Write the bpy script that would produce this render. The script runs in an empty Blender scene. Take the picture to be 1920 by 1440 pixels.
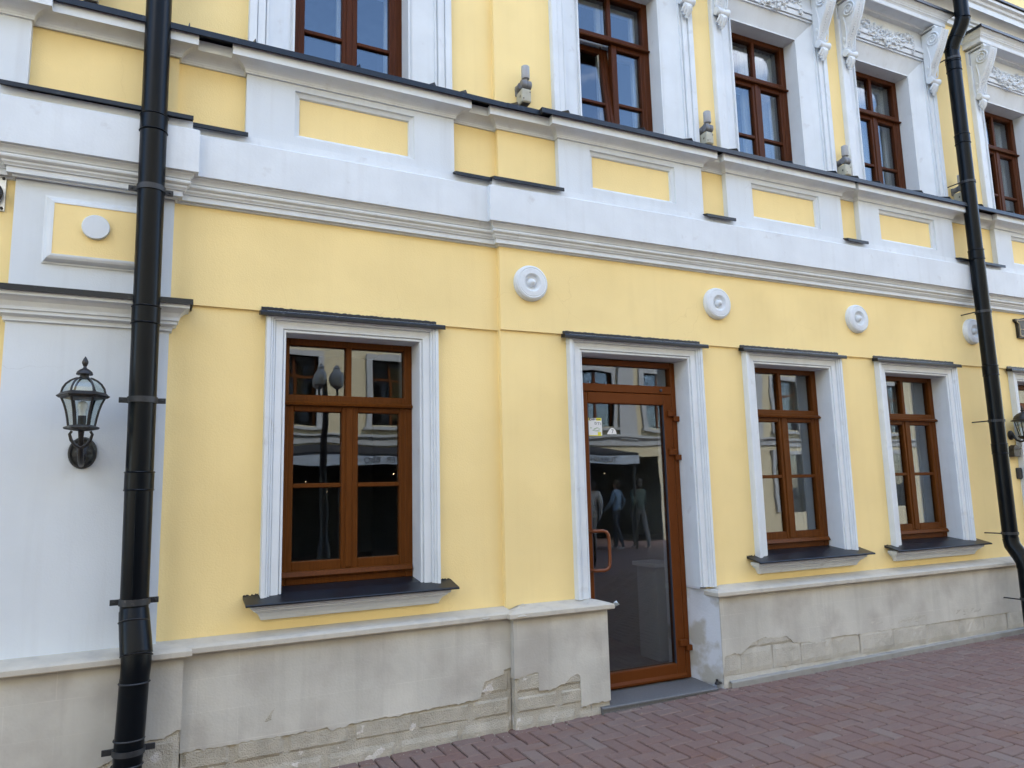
import bpy, bmesh, math, random
from mathutils import Vector, Matrix
R = math.radians
random.seed(7)
scene = bpy.context.scene
scene.cycles.max_bounces = 7; scene.cycles.diffuse_bounces = 3; scene.cycles.glossy_bounces = 3; scene.cycles.transparent_max_bounces = 12; scene.cycles.caustics_reflective = False; scene.cycles.caustics_refractive = False
col = scene.collection

# ------------------------------------------------------------------ camera
YAW, PITCH, ROLL = R(25.48036657), R(8.19387579), R(-1.39871229)
FPX, DIST, EYE = 1377.82, 4.95, 1.6
_f = Vector((math.sin(YAW)*math.cos(PITCH), math.cos(YAW)*math.cos(PITCH), math.sin(PITCH)))
_r = Vector((math.cos(YAW), -math.sin(YAW), 0)); _u = _r.cross(_f)
CR = math.cos(ROLL)*_r + math.sin(ROLL)*_u
CU = -math.sin(ROLL)*_r + math.cos(ROLL)*_u
CAMP = Vector((0, -DIST, EYE))
cam = bpy.data.cameras.new('camera'); cam_o = bpy.data.objects.new('camera', cam); col.objects.link(cam_o)
m3 = Matrix((CR, CU, -_f)).transposed()
cam_o.matrix_world = Matrix.Translation(CAMP) @ m3.to_4x4()
cam.sensor_width = 36; cam.lens = FPX/1920*36; cam.clip_start = 0.05; cam.clip_end = 2000
scene.camera = cam_o

# ------------------------------------------------------------------ sky, sun, exposure
SUN_EL, SUN_AZ = 44, 20            # the sun stands behind the building, veiled by cloud: the street side is in open shade
world = bpy.data.worlds.new('World'); scene.world = world; world.use_nodes = True
nt = world.node_tree; nt.nodes.clear()
wo = nt.nodes.new('ShaderNodeOutputWorld'); bg = nt.nodes.new('ShaderNodeBackground')
sky = nt.nodes.new('ShaderNodeTexSky'); sky.sky_type = 'NISHITA'; sky.sun_disc = False
sky.sun_elevation = R(SUN_EL); sky.sun_rotation = R(SUN_AZ); sky.air_density = 1.0; sky.dust_density = 0.4; sky.ozone_density = 3.0
tc = nt.nodes.new('ShaderNodeTexCoord'); mp = nt.nodes.new('ShaderNodeMapping'); mp.inputs['Scale'].default_value = (1, 1, 2.2)
mp.inputs['Location'].default_value = (3.1, 1.7, 0.4)
no = nt.nodes.new('ShaderNodeTexNoise'); no.inputs['Scale'].default_value = 2.1; no.inputs['Detail'].default_value = 6; no.inputs['Roughness'].default_value = 0.58
rp = nt.nodes.new('ShaderNodeValToRGB'); rp.color_ramp.elements[0].position = 0.54; rp.color_ramp.elements[1].position = 0.70
mx = nt.nodes.new('ShaderNodeMix'); mx.data_type = 'RGBA'; mx.inputs[7].default_value = (7.6, 7.7, 8.0, 1)
nt.links.new(tc.outputs['Generated'], mp.inputs[0]); nt.links.new(mp.outputs[0], no.inputs[0]); nt.links.new(no.outputs[0], rp.inputs[0])
nt.links.new(rp.outputs[0], mx.inputs[0]); nt.links.new(sky.outputs[0], mx.inputs[6]); nt.links.new(mx.outputs[2], bg.inputs[0])
nt.links.new(bg.outputs[0], wo.inputs[0]); bg.inputs[1].default_value = 0.15
sun = bpy.data.lights.new('sun', 'SUN'); sun.energy = 1.5; sun.angle = R(12); sun.color = (1, .96, .9)
sun_o = bpy.data.objects.new('sun', sun); col.objects.link(sun_o)
sd = Vector((math.sin(R(SUN_AZ))*math.cos(R(SUN_EL)), math.cos(R(SUN_AZ))*math.cos(R(SUN_EL)), math.sin(R(SUN_EL))))
sun_o.rotation_euler = sd.to_track_quat('Z', 'Y').to_euler(); sun_o.location = sd*60
vs = scene.view_settings; vs.view_transform = 'Standard'; vs.look = 'None'; vs.gamma = 1; vs.exposure = 2.58; vs.use_curve_mapping = False

# ------------------------------------------------------------------ materials
def mat(name, base, rough=0.6, var=0.0, vscale=3.0, bump=0.0, bscale=60.0, metal=0.0, spec=0.5, c2=None, c2pos=(0.5, 0.7), c2scale=6.0, streak=0.0, streakcol=(.35, .33, .3, 1), coat=0.0, bdist=0.004, big=0.0, ashlar=0.0, crack=0.0):
    m = bpy.data.materials.new(name); m.use_nodes = True; n = m.node_tree.nodes; L = m.node_tree.links
    b = n['Principled BSDF']; b.inputs['Roughness'].default_value = rough; b.inputs['Metallic'].default_value = metal
    b.inputs['Specular IOR Level'].default_value = spec; b.inputs['Coat Weight'].default_value = coat
    g = n.new('ShaderNodeNewGeometry')
    rgb = n.new('ShaderNodeRGB'); rgb.outputs[0].default_value = (*base, 1); cur = rgb.outputs[0]
    def noise(scale, detail=5, vec=None):
        t = n.new('ShaderNodeTexNoise'); t.inputs['Scale'].default_value = scale; t.inputs['Detail'].default_value = detail
        L.new(vec or g.outputs['Position'], t.inputs['Vector']); return t.outputs[0]
    def mrange(src, a, b_, lo, hi):
        r_ = n.new('ShaderNodeMapRange'); r_.inputs[1].default_value = a; r_.inputs[2].default_value = b_
        r_.inputs[3].default_value = lo; r_.inputs[4].default_value = hi; L.new(src, r_.inputs[0]); return r_.outputs[0]
    def mixc(fac, a, bcol, mode='MIX'):
        x = n.new('ShaderNodeMix'); x.data_type = 'RGBA'; x.blend_type = mode
        if isinstance(fac, float): x.inputs[0].default_value = fac
        else: L.new(fac, x.inputs[0])
        L.new(a, x.inputs[6])
        if isinstance(bcol, tuple): x.inputs[7].default_value = bcol
        else: L.new(bcol, x.inputs[7])
        return x.outputs[2]
    if var:
        v = mrange(noise(vscale, 4), .3, .7, 1-var, 1+var)
        h = n.new('ShaderNodeHueSaturation'); L.new(v, h.inputs['Value']); L.new(cur, h.inputs['Color']); cur = h.outputs[0]
    if c2:
        f = mrange(noise(c2scale, 5), c2pos[0], c2pos[1], 0, 1); cur = mixc(f, cur, (*c2, 1))
    if streak:
        mpn = n.new('ShaderNodeMapping'); mpn.inputs['Scale'].default_value = (9, 9, .5); L.new(g.outputs['Position'], mpn.inputs[0])
        f = mrange(noise(1.6, 3, mpn.outputs[0]), .52, .8, 0, streak); cur = mixc(f, cur, streakcol)
    if ashlar:
        sp = n.new('ShaderNodeSeparateXYZ'); cb = n.new('ShaderNodeCombineXYZ'); L.new(g.outputs['Position'], sp.inputs[0]); L.new(sp.outputs[0], cb.inputs[0]); L.new(sp.outputs[2], cb.inputs[1])
        bk = n.new('ShaderNodeTexBrick'); bk.inputs['Scale'].default_value = 1; bk.inputs['Brick Width'].default_value = .46; bk.inputs['Row Height'].default_value = .185; bk.inputs['Mortar Size'].default_value = .003; bk.inputs['Mortar Smooth'].default_value = .6
        bk.inputs['Color1'].default_value = (.94, .94, .94, 1); bk.inputs['Color2'].default_value = (1.05, 1.05, 1.05, 1); bk.inputs['Mortar'].default_value = (1.22, 1.22, 1.22, 1)
        L.new(cb.outputs[0], bk.inputs['Vector']); f = mrange(noise(2.0, 4), .35, .65, 0, ashlar); cur = mixc(f, cur, bk.outputs[0], 'MULTIPLY')
    if crack:
        vo = n.new('ShaderNodeTexVoronoi'); vo.feature = 'DISTANCE_TO_EDGE'; vo.inputs['Scale'].default_value = 1.3
        nz = n.new('ShaderNodeTexNoise'); nz.inputs['Scale'].default_value = 5; nz.inputs['Detail'].default_value = 3; L.new(g.outputs['Position'], nz.inputs[0])
        ad = n.new('ShaderNodeMix'); ad.data_type = 'VECTOR'; ad.inputs[0].default_value = .16; L.new(g.outputs['Position'], ad.inputs[4]); L.new(nz.outputs['Color'], ad.inputs[5]); L.new(ad.outputs[1], vo.inputs['Vector'])
        ln = mrange(vo.outputs['Distance'], .0, .0035, 1, 0); mk = mrange(noise(.9, 3), .56, .64, 0, crack)
        mu = n.new('ShaderNodeMath'); mu.operation = 'MULTIPLY'; L.new(ln, mu.inputs[0]); L.new(mk, mu.inputs[1]); cur = mixc(mu.outputs[0], cur, streakcol)
    L.new(cur, b.inputs['Base Color'])
    if bump or big:
        bn = n.new('ShaderNodeBump'); bn.inputs['Distance'].default_value = bdist; bn.inputs['Strength'].default_value = max(bump, .01)
        L.new(noise(bscale, 2), bn.inputs['Height'])
        if big:
            b2 = n.new('ShaderNodeBump'); b2.inputs['Distance'].default_value = .02; b2.inputs['Strength'].default_value = big
            L.new(noise(3.2, 1), b2.inputs['Height']); L.new(b2.outputs[0], bn.inputs['Normal'])
        L.new(bn.outputs[0], b.inputs['Normal'])
    return m
M = {}
M['yellow'] = mat('yellow_stucco', (.92, .722, .345), .85, .05, 1.1, .35, 110, spec=.12, streak=.08, streakcol=(.66, .47, .21, 1), big=.30, c2=(.87, .675, .315), c2pos=(.52, .80), c2scale=1.7, crack=.25)
M['white'] = mat('white_stucco', (.675, .72, .755), .8, .05, 1.7, .25, 110, spec=.2, streak=.24, streakcol=(.50, .51, .52, 1), big=.14, crack=.35)
M['trim'] = mat('white_trim_paint', (.695, .735, .765), .65, .05, 4.0, .16, 60, spec=.25, streak=.20, streakcol=(.48, .48, .48, 1), c2=(.56, .57, .58), c2pos=(.64, .82), c2scale=9)
M['reveal'] = mat('white_reveal_plaster', (.62, .64, .68), .8, .04, 4.0, .15, 80, spec=.2, c2=(.55, .53, .5), c2pos=(.62, .8), c2scale=3)
M['reveal_worn'] = mat('worn_reveal_plaster', (.60, .62, .65), .9, .08, 4.0, .4, 60, spec=.15, c2=(.44, .42, .37), c2pos=(.54, .64), c2scale=4.5, big=.2)
M['flash'] = mat('dark_sheet_metal', (.007, .010, .0145), .36, .25, 9, .10, 22, metal=.0, spec=.40, c2=(.06, .066, .074), c2pos=(.62, .82), c2scale=26)
M['pipe'] = mat('dark_painted_pipe', (.0025, .0042, .0062), .28, .2, 4, .07, 9, spec=.16, c2=(.014, .016, .017), c2pos=(.70, .9), c2scale=30, big=.05)
M['clamp'] = mat('dark_clamp_iron', (.02, .022, .025), .5, .3, 30, .2, 60, c2=(.12, .10, .09), c2pos=(.62, .8), c2scale=40)
M['stonecap'] = mat('limestone_cap', (.53, .49, .41), .8, .08, 5, .25, 70, spec=.2, c2=(.42, .39, .34), c2pos=(.56, .8), c2scale=5, streak=.35, streakcol=(.30, .28, .25, 1))
M['plaster'] = mat('grey_plinth_plaster', (.56, .54, .48), .9, .13, 2.2, .35, 70, spec=.15, c2=(.43, .40, .355), c2pos=(.46, .74), c2scale=3.4, streak=.30, streakcol=(.33, .31, .28, 1), big=.22, ashlar=.5)
M['stone'] = mat('rough_limestone', (.47, .435, .36), .95, .14, 9, .7, 120, spec=.1, c2=(.66, .63, .58), c2pos=(.625, .65), c2scale=8, bdist=.012, streak=.2, streakcol=(.25, .23, .19, 1))
M['stone_pale'] = mat('pale_dressed_stone', (.52, .495, .43), .95, .12, 5, .45, 90, spec=.1, c2=(.40, .375, .32), c2pos=(.5, .8), c2scale=6, bdist=.008, streak=.15, streakcol=(.34, .32, .27, 1))
M['kerb'] = mat('grey_base_strip', (.30, .29, .26), .9, .15, 6, .4, 50, c2=(.2, .19, .17), c2pos=(.5, .75))
M['granite'] = mat('grey_granite', (.12, .12, .12), .6, .2, 160, .1, 200, c2=(.25, .25, .25), c2pos=(.6, .72), c2scale=120)
M['handle'] = mat('brown_handle', (.16, .045, .012), .3, .05, 10)
M['joint'] = mat('joint_sand', (.030, .025, .022), .95, .25, 18, .5, 120, c2=(.2, .18, .16), c2pos=(.55, .75), c2scale=8)
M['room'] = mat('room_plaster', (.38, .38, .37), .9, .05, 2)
M['roomfloor'] = mat('room_floor', (.22, .19, .17), .5, .2, 4)
M['curtain'] = mat('pale_curtain', (.62, .61, .60), .9, .05, 6)
M['roof'] = mat('roof_sheet', (.06, .065, .07), .5, .1, 2)
M['grey_dark'] = mat('dark_grey_plastic', (.15, .155, .165), .4, .06, 12)
M['grey'] = mat('grey_plastic', (.38, .39, .41), .45, .06, 12)
M['cream'] = mat('cream_box', (.42, .40, .31), .5, .12, 14, c2=(.3, .28, .22), c2pos=(.58, .75), c2scale=14)
M['iron'] = mat('black_iron', (.013, .012, .012), .45, .3, 40, .3, 90, c2=(.045, .04, .034), c2pos=(.55, .8), c2scale=30)
M['verdigris'] = mat('aged_bronze', (.030, .030, .028), .5, .3, 40, .3, 90, c2=(.10, .125, .12), c2pos=(.56, .75), c2scale=35)
M['steel'] = mat('galvanised_steel', (.62, .64, .66), .38, .12, 20, .1, 60, metal=.85)
M['bulb'] = mat('white_bulb', (.82, .82, .80), .25)
M['gold'] = mat('gold_line', (.50, .42, .27), .4, .1, 20)
M['white_paper'] = mat('white_paper', (.78, .79, .78), .6)
M['yellow_paper'] = mat('yellow_print', (.75, .68, .04), .6)
M['ink'] = mat('ink', (.03, .04, .06), .6)
M['green_ink'] = mat('green_print', (.30, .42, .25), .6)
M['stand'] = mat('pale_stand', (.50, .53, .54), .5)

def wood(name, a, b_, rough):
    m = bpy.data.materials.new(name); m.use_nodes = True; n = m.node_tree.nodes; L = m.node_tree.links; p = n['Principled BSDF']
    g = n.new('ShaderNodeNewGeometry'); mpn = n.new('ShaderNodeMapping'); mpn.inputs['Scale'].default_value = (38, 38, 2.2)
    t = n.new('ShaderNodeTexNoise'); t.inputs['Scale'].default_value = 2.2; t.inputs['Detail'].default_value = 6
    rr = n.new('ShaderNodeValToRGB'); rr.color_ramp.elements[0].color = (*a, 1); rr.color_ramp.elements[1].color = (*b_, 1)
    rr.color_ramp.elements[0].position = .3; rr.color_ramp.elements[1].position = .72
    L.new(g.outputs['Position'], mpn.inputs[0]); L.new(mpn.outputs[0], t.inputs[0]); L.new(t.outputs[0], rr.inputs[0]); L.new(rr.outputs[0], p.inputs['Base Color'])
    p.inputs['Roughness'].default_value = rough; p.inputs['Specular IOR Level'].default_value = .11; return m
M['wood'] = wood('brown_stained_wood', (.088, .0265, .0042), (.134, .042, .0072), .42)
M['wood_up'] = wood('red_brown_stained_wood', (.058, .0165, .0048), (.090, .026, .0078), .42)
M['doorpaint'] = wood('brown_door_profile', (.128, .036, .0072), (.138, .039, .0080), .42)

def glass(name, tint=(.80, .84, .84), r0=.05, wav=.02):
    m = bpy.data.materials.new(name); m.use_nodes = True; n = m.node_tree.nodes; L = m.node_tree.links; n.clear()
    o = n.new('ShaderNodeOutputMaterial'); mxs = n.new('ShaderNodeMixShader'); tr = n.new('ShaderNodeBsdfTransparent'); gl = n.new('ShaderNodeBsdfGlossy')
    tr.inputs[0].default_value = (*tint, 1); gl.inputs['Roughness'].default_value = 0.0; gl.inputs[0].default_value = (.95, .97, 1, 1)
    g = n.new('ShaderNodeNewGeometry'); t = n.new('ShaderNodeTexNoise'); t.inputs['Scale'].default_value = 2.6; t.inputs['Detail'].default_value = 1
    bp = n.new('ShaderNodeBump'); bp.inputs['Strength'].default_value = wav; bp.inputs['Distance'].default_value = .05
    L.new(g.outputs['Position'], t.inputs[0]); L.new(t.outputs[0], bp.inputs['Height']); L.new(bp.outputs[0], gl.inputs['Normal'])
    d = n.new('ShaderNodeVectorMath'); d.operation = 'DOT_PRODUCT'; L.new(g.outputs['Normal'], d.inputs[0]); L.new(g.outputs['Incoming'], d.inputs[1])
    def mth(op, a, b=None):
        k = n.new('ShaderNodeMath'); k.operation = op
        for q, v in ((0, a), (1, b)):
            if v is None: continue
            if isinstance(v, (int, float)): k.inputs[q].default_value = v
            else: L.new(v, k.inputs[q])
        return k.outputs[0]
    c = mth('ABSOLUTE', d.outputs['Value']); f = mth('POWER', mth('SUBTRACT', 1.0, c), 5.0); f = mth('ADD', mth('MULTIPLY', f, 1-r0), r0)
    L.new(f, mxs.inputs[0]); L.new(tr.outputs[0], mxs.inputs[1]); L.new(gl.outputs[0], mxs.inputs[2]); L.new(mxs.outputs[0], o.inputs[0]); return m
M['glass'] = glass('window_glass', (.76, .79, .80), .085)
M['glass_lantern'] = glass('lantern_glass', (.80, .85, .85), .08, .05)

# ------------------------------------------------------------------ mesh building
BEND = R(1.5995); XH, YL = 2.2705, .05
def XR(p): return Vector(p)
def XL(p):       # the left part of the front is set 5 cm back and turned by 1.6 degrees at the hinge
    s = p[0]-XH; c, sn = math.cos(BEND), math.sin(BEND)
    return Vector((XH + s*c - p[1]*sn, YL + s*sn + p[1]*c, p[2]))
ORG = {}
class MB:
    def __init__(self, xf=XR): self.v = []; self.f = []; self.xf = xf; self.sm = []
    def add(self, vs_, fs, smooth=False):
        o = len(self.v); self.v += [self.xf(p) for p in vs_]
        for q in fs: self.f.append([o+i for i in q]); self.sm.append(smooth)
        return self
    def box(self, x0, x1, y0, y1, z0, z1):
        return self.add([(x0,y0,z0),(x1,y0,z0),(x1,y1,z0),(x0,y1,z0),(x0,y0,z1),(x1,y0,z1),(x1,y1,z1),(x0,y1,z1)],
                        [(0,3,2,1),(4,5,6,7),(0,1,5,4),(1,2,6,5),(2,3,7,6),(3,0,4,7)])
    def bbox(self, x0, x1, y0, y1, z0, z1, b=.004):      # box whose street-side edges are chamfered
        pts = [(x0,y1),(x0,y0+b),(x0+b,y0),(x1-b,y0),(x1,y0+b),(x1,y1)]
        vs_ = []
        for (zz, ins) in ((z0, b), (z0+b, 0), (z1-b, 0), (z1, b)):
            for k, (x, y) in enumerate(pts):
                yy = max(y, y0+ins) if k not in (0, 5) else y
                xx = min(max(x, x0+ins), x1-ins)
                vs_.append((xx, yy, zz))
        fs = []; n = len(pts)
        for r_ in range(3):
            for k in range(n): fs.append((r_*n+k, r_*n+(k+1) % n, (r_+1)*n+(k+1) % n, (r_+1)*n+k))
        fs.append(tuple(range(n-1, -1, -1))); fs.append(tuple(range(3*n, 4*n)))
        return self.add(vs_, fs)
    def quad(self, *p): return self.add(p, [tuple(range(len(p)))])
    def sweep(self, path, prof, mapf, caps=True, smooth=False):
        n = len(path); P = [Vector(p) for p in path]; nor = []
        for i in range(n):
            d1 = (P[i]-P[i-1]).normalized() if i > 0 else None
            d2 = (P[i+1]-P[i]).normalized() if i < n-1 else None
            if d1 is None: d1 = d2
            if d2 is None: d2 = d1
            n1 = Vector((d1.y, -d1.x)); n2 = Vector((d2.y, -d2.x)); b = n1+n2
            if b.length < 1e-6: b = n1.copy()
            b.normalize(); nor.append(b/max(.2, b.dot(n1)))
        k = len(prof); vs_ = []
        for i in range(n):
            for (a, b) in prof:
                q = P[i]+nor[i]*a; vs_.append(mapf(q, b))
        fs = []
        for i in range(n-1):
            for j in range(k-1): fs.append((i*k+j, (i+1)*k+j, (i+1)*k+j+1, i*k+j+1))
        self.add(vs_, fs, smooth)
        if caps:
            o = len(self.v)-len(vs_)
            self.f.append([o+j for j in range(k)]); self.sm.append(False)
            self.f.append([o+(n-1)*k+j for j in range(k-1, -1, -1)]); self.sm.append(False)
        return self
    def plan(self, path, prof, **kw): return self.sweep(path, prof, lambda q, b: (q.x, q.y, b), **kw)        # a = out to the street, b = height
    def face(self, path, prof, y=0., **kw): return self.sweep(path, prof, lambda q, b: (q.x, y-b, q.y), **kw)  # a = away from the opening, b = out
    def tube(self, pts, rad, seg=12, caps=True, smooth=True):
        P = [Vector(p) for p in pts]; n = len(P); rad = rad if isinstance(rad, (list, tuple)) else [rad]*n
        vs_ = []; up = Vector((0, 0, 1)); last = None
        for i in range(n):
            t = (P[min(i+1, n-1)]-P[max(i-1, 0)])
            if t.length < 1e-9: t = Vector((0, 0, 1))
            t.normalize()
            if last is None:
                a = t.cross(up) if abs(t.dot(up)) < .95 else t.cross(Vector((0, 1, 0)))
            else: a = last - t*last.dot(t)
            a.normalize(); last = a; b = t.cross(a)
            for k in range(seg):
                w = 2*math.pi*k/seg; vs_.append(P[i]+(a*math.cos(w)+b*math.sin(w))*rad[i])
        fs = [(i*seg+k, i*seg+(k+1) % seg, (i+1)*seg+(k+1) % seg, (i+1)*seg+k) for i in range(n-1) for k in range(seg)]
        self.add(vs_, fs, smooth)
        if caps:
            o = len(self.v)-len(vs_)
            self.f.append([o+k for k in range(seg)][::-1]); self.sm.append(False); self.f.append([o+(n-1)*seg+k for k in range(seg)]); self.sm.append(False)
        return self
    def lathe(self, prof, c, axis='z', seg=24, smooth=True, ang=0.):     # prof = (radius, along axis)
        vs_ = []
        for (r_, h) in prof:
            for k in range(seg):
                w = 2*math.pi*k/seg+ang; a, b = r_*math.cos(w), r_*math.sin(w)
                vs_.append((c[0]+a, c[1]+b, c[2]+h) if axis == 'z' else (c[0]+a, c[1]-h, c[2]+b) if axis == 'y' else (c[0]+h, c[1]+a, c[2]+b))
        n = len(prof); fs = [(i*seg+k, i*seg+(k+1) % seg, (i+1)*seg+(k+1) % seg, (i+1)*seg+k) for i in range(n-1) for k in range(seg)]
        self.add(vs_, fs, smooth); o = len(self.v)-len(vs_)
        self.f.append([o+k for k in range(seg)][::-1]); self.sm.append(False); self.f.append([o+(n-1)*seg+k for k in range(seg)]); self.sm.append(False)
        return self
    def ball(self, c, rx, ry, rz, rot=None, sub=1):
        vs_, fs = ICO[sub]; rot = rot or Matrix.Identity(3)
        return self.add([Vector(c)+rot@Vector((v[0]*rx, v[1]*ry, v[2]*rz)) for v in vs_], fs, True)
    def build(self, name, m, parent=None, kind=None):
        me = bpy.data.meshes.new(name); me.from_pydata([tuple(v) for v in self.v], [], self.f); me.update()
        bm = bmesh.new(); bm.from_mesh(me); bmesh.ops.recalc_face_normals(bm, faces=bm.faces); bm.to_mesh(me); bm.free()
        me.polygons.foreach_set('use_smooth', self.sm)
        if any(self.sm): me.set_sharp_from_angle(angle=R(38))
        me.materials.append(M[m] if isinstance(m, str) else m)
        o = bpy.data.objects.new(name, me); col.objects.link(o); put(o, parent)
        if kind: o['kind'] = kind
        return o
def put(o, parent):
    if parent is not None:
        o.parent = parent; o.matrix_parent_inverse = Matrix.Translation(-Vector(ORG.get(parent.name, (0, 0, 0))))
        ORG[o.name] = tuple(ORG.get(o.name, (0, 0, 0)))
ICO = {}
for s_ in (1, 2):
    b_ = bmesh.new(); bmesh.ops.create_icosphere(b_, subdivisions=s_, radius=1)
    ICO[s_] = ([tuple(v.co) for v in b_.verts], [tuple(v.index for v in f.verts) for f in b_.faces]); b_.free()
def empty(name, loc, label, cat, group=None):
    o = bpy.data.objects.new(name, None); col.objects.link(o); o.location = loc; ORG[o.name] = tuple(loc); o.empty_display_size = .1
    tag(o, label, cat, group); return o
def tag(o, label, cat, group=None):
    o['label'] = label; o['category'] = cat
    if group: o['group'] = group
    return o
def text_mesh(txt, size, depth, place):     # flat lettering as a mesh; place maps (x, y, d) to a point
    c = bpy.data.curves.new('lettering', 'FONT'); c.body = txt; c.size = size; c.extrude = depth; c.align_x = 'CENTER'; c.align_y = 'CENTER'
    o = bpy.data.objects.new('lettering', c); col.objects.link(o); bpy.context.view_layer.update()
    me = bpy.data.meshes.new_from_object(o.evaluated_get(bpy.context.evaluated_depsgraph_get()))
    bpy.data.objects.remove(o); bpy.data.curves.remove(c)
    mb = MB(); mb.add([place(v.co) for v in me.vertices], [tuple(p.vertices) for p in me.polygons]); bpy.data.meshes.remove(me); return mb

def ground_z(x):
    x = max(-6, min(16, x)); return -.0067 + (.02 if x < 4 else .01)*(x-4)

# ------------------------------------------------------------------ ground and pavement
gb = MB(); xs_ = [-400, -40, -6] + [i*.5 for i in range(-11, 32)] + [16, 50, 400]
ys_ = [-400, -60, -11.4, -7, -3, -.05, .5, 30, 400]
gb.add([(x, y, ground_z(x)-.020) for y in ys_ for x in xs_],
       [(j*len(xs_)+i, j*len(xs_)+i+1, (j+1)*len(xs_)+i+1, (j+1)*len(xs_)+i) for j in range(len(ys_)-1) for i in range(len(xs_)-1)])
pav = gb.build('pavement', 'joint', kind='structure')

def paver_material():
    m = bpy.data.materials.new('red_concrete_paver'); m.use_nodes = True; n = m.node_tree.nodes; L = m.node_tree.links; p = n['Principled BSDF']
    at = n.new('ShaderNodeAttribute'); at.attribute_name = 'tone'
    rr = n.new('ShaderNodeValToRGB'); e = rr.color_ramp.elements
    e[0].color = (.176, .100, .080, 1); e[0].position = 0; e[1].color = (.206, .148, .124, 1); e[1].position = 1
    for pos, c in ((.35, (.182, .110, .090)), (.7, (.190, .122, .100)), (.93, (.198, .135, .112))):
        k = e.new(pos); k.color = (*c, 1)
    g = n.new('ShaderNodeNewGeometry')
    def noise(s, d):
        t = n.new('ShaderNodeTexNoise'); t.inputs['Scale'].default_value = s; t.inputs['Detail'].default_value = d; L.new(g.outputs['Position'], t.inputs[0]); return t.outputs[0]
    def mixr(fac_src, a, b, amt, colr, src):
        r_ = n.new('ShaderNodeMapRange'); r_.inputs[1].default_value = a; r_.inputs[2].default_value = b; r_.inputs[4].default_value = amt; L.new(fac_src, r_.inputs[0])
        x = n.new('ShaderNodeMix'); x.data_type = 'RGBA'; L.new(r_.outputs[0], x.inputs[0]); L.new(src, x.inputs[6]); x.inputs[7].default_value = (*colr, 1); return x.outputs[2]
    L.new(at.outputs['Fac'], rr.inputs[0]); c = rr.outputs[0]
    c = mixr(noise(1.1, 6), .46, .75, .40, (.20, .158, .135), c)       # pale dusty wear
    c = mixr(noise(2.4, 5), .60, .74, .75, (.20, .105, .065), c)       # rusty stains
    c = mixr(noise(230, 3), .58, .70, .65, (.29, .24, .21), c)         # light grains
    c = mixr(noise(180, 3), .28, .40, -0.0, (.05, .04, .04), c)
    c = mixr(noise(14, 8), .60, .78, .45, (.09, .055, .05), c)
    L.new(c, p.inputs['Base Color']); p.inputs['Roughness'].default_value = .8; p.inputs['Specular IOR Level'].default_value = .35
    bn = n.new('ShaderNodeBump'); bn.inputs['Strength'].default_value = .5; bn.inputs['Distance'].default_value = .004
    L.new(noise(120, 6), bn.inputs['Height']); L.new(bn.outputs[0], p.inputs['Normal']); return m
M['paver'] = paver_material()
BW = .105
def brick_geom(jit):
    w, l, h, b, g_ = BW, BW*2, .05, .006, .0044
    x0, x1, y0, y1 = -l/2+g_, l/2-g_, -w/2+g_, w/2-g_
    j = lambda: jit.uniform(-.0012, .0012)
    vs_ = []
    for (zz, ins) in ((-h, 0), (-b, 0), (0, b)):
        for (x, y) in ((x0+ins, y0+ins), (x1-ins, y0+ins), (x1-ins, y1-ins), (x0+ins, y1-ins)): vs_.append((x+j(), y+j(), zz))
    fs = [(8, 9, 10, 11)]
    for r_ in (0, 1):
        for k in range(4): fs.append((r_*4+k, r_*4+(k+1) % 4, (r_+1)*4+(k+1) % 4, (r_+1)*4+k))
    return vs_, fs
jr = random.Random(11)
variants = []
for k in range(24):
    vs_, fs = brick_geom(jr); me = bpy.data.meshes.new('brick'); me.from_pydata(vs_, [], fs); me.materials.append(M['paver'])
    a = me.attributes.new('tone', 'FLOAT', 'FACE'); tone = jr.random()
    for i in range(len(fs)): a.data[i].value = tone
    me.update(); variants.append((me, vs_, fs, tone))
def project(p):
    d = Vector(p)-CAMP; z = d.dot(_f)
    return (960+FPX*d.dot(CR)/z, 720-FPX*d.dot(CU)/z, z) if z > .1 else None
cells = []
for i in range(-60, 130):
    for j in range(-40, 40):
        bx, by = i*1+j*2, i*1-j*2
        for (cx_, cy_, rz) in ((bx+1, by+.5, 0), (bx+.5, by+2, math.pi/2)):
            x, y = cx_*BW+.02, -cy_*BW+.03
            if -4 < x < 13 and -6.2 < y < -.02: cells.append((x, y, rz))
shown, rest = [], []
for c in cells:
    q = project((c[0], c[1], ground_z(c[0])))
    ok = q and -20 < q[0] < 1940 and q[1] < 1452 and not (3.06 < c[0] < 4.1 and c[1] > -.14) and c[1] < -.09
    (shown if ok else rest).append((q[2] if q else 99, c))
shown.sort(key=lambda t: t[0])
rest += shown[300:]; shown = shown[:300]
def brick_matrix(c):
    x, y, rz = c; sl = .02 if x < 4 else .01
    return Matrix.Translation((x, y, ground_z(x)+jr.gauss(0, .0012))) @ Matrix.Rotation(-math.atan(sl)+jr.gauss(0, .004), 4, 'Y') @ Matrix.Rotation(jr.gauss(0, .004), 4, 'X') @ Matrix.Rotation(rz+jr.gauss(0, .006), 4, 'Z')
for d_, c in shown:
    o = bpy.data.objects.new('brick', jr.choice(variants)[0]); col.objects.link(o); o.matrix_basis = brick_matrix(c); o.parent = pav
vv, ff, tt = [], [], []
for d_, c in rest:
    me, vs_, fs, tone = jr.choice(variants); mw = brick_matrix(c); o0 = len(vv)
    vv += [tuple(mw @ Vector(v)) for v in vs_]; ff += [[o0+i for i in f] for f in fs]; tt += [tone]*len(fs)
me = bpy.data.meshes.new('brick_field'); me.from_pydata(vv, [], ff); a = me.attributes.new('tone', 'FLOAT', 'FACE'); a.data.foreach_set('value', tt); me.materials.append(M['paver'])
bf = bpy.data.objects.new('brick_field', me); col.objects.link(bf); bf.parent = pav; bf['kind'] = 'stuff'

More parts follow.
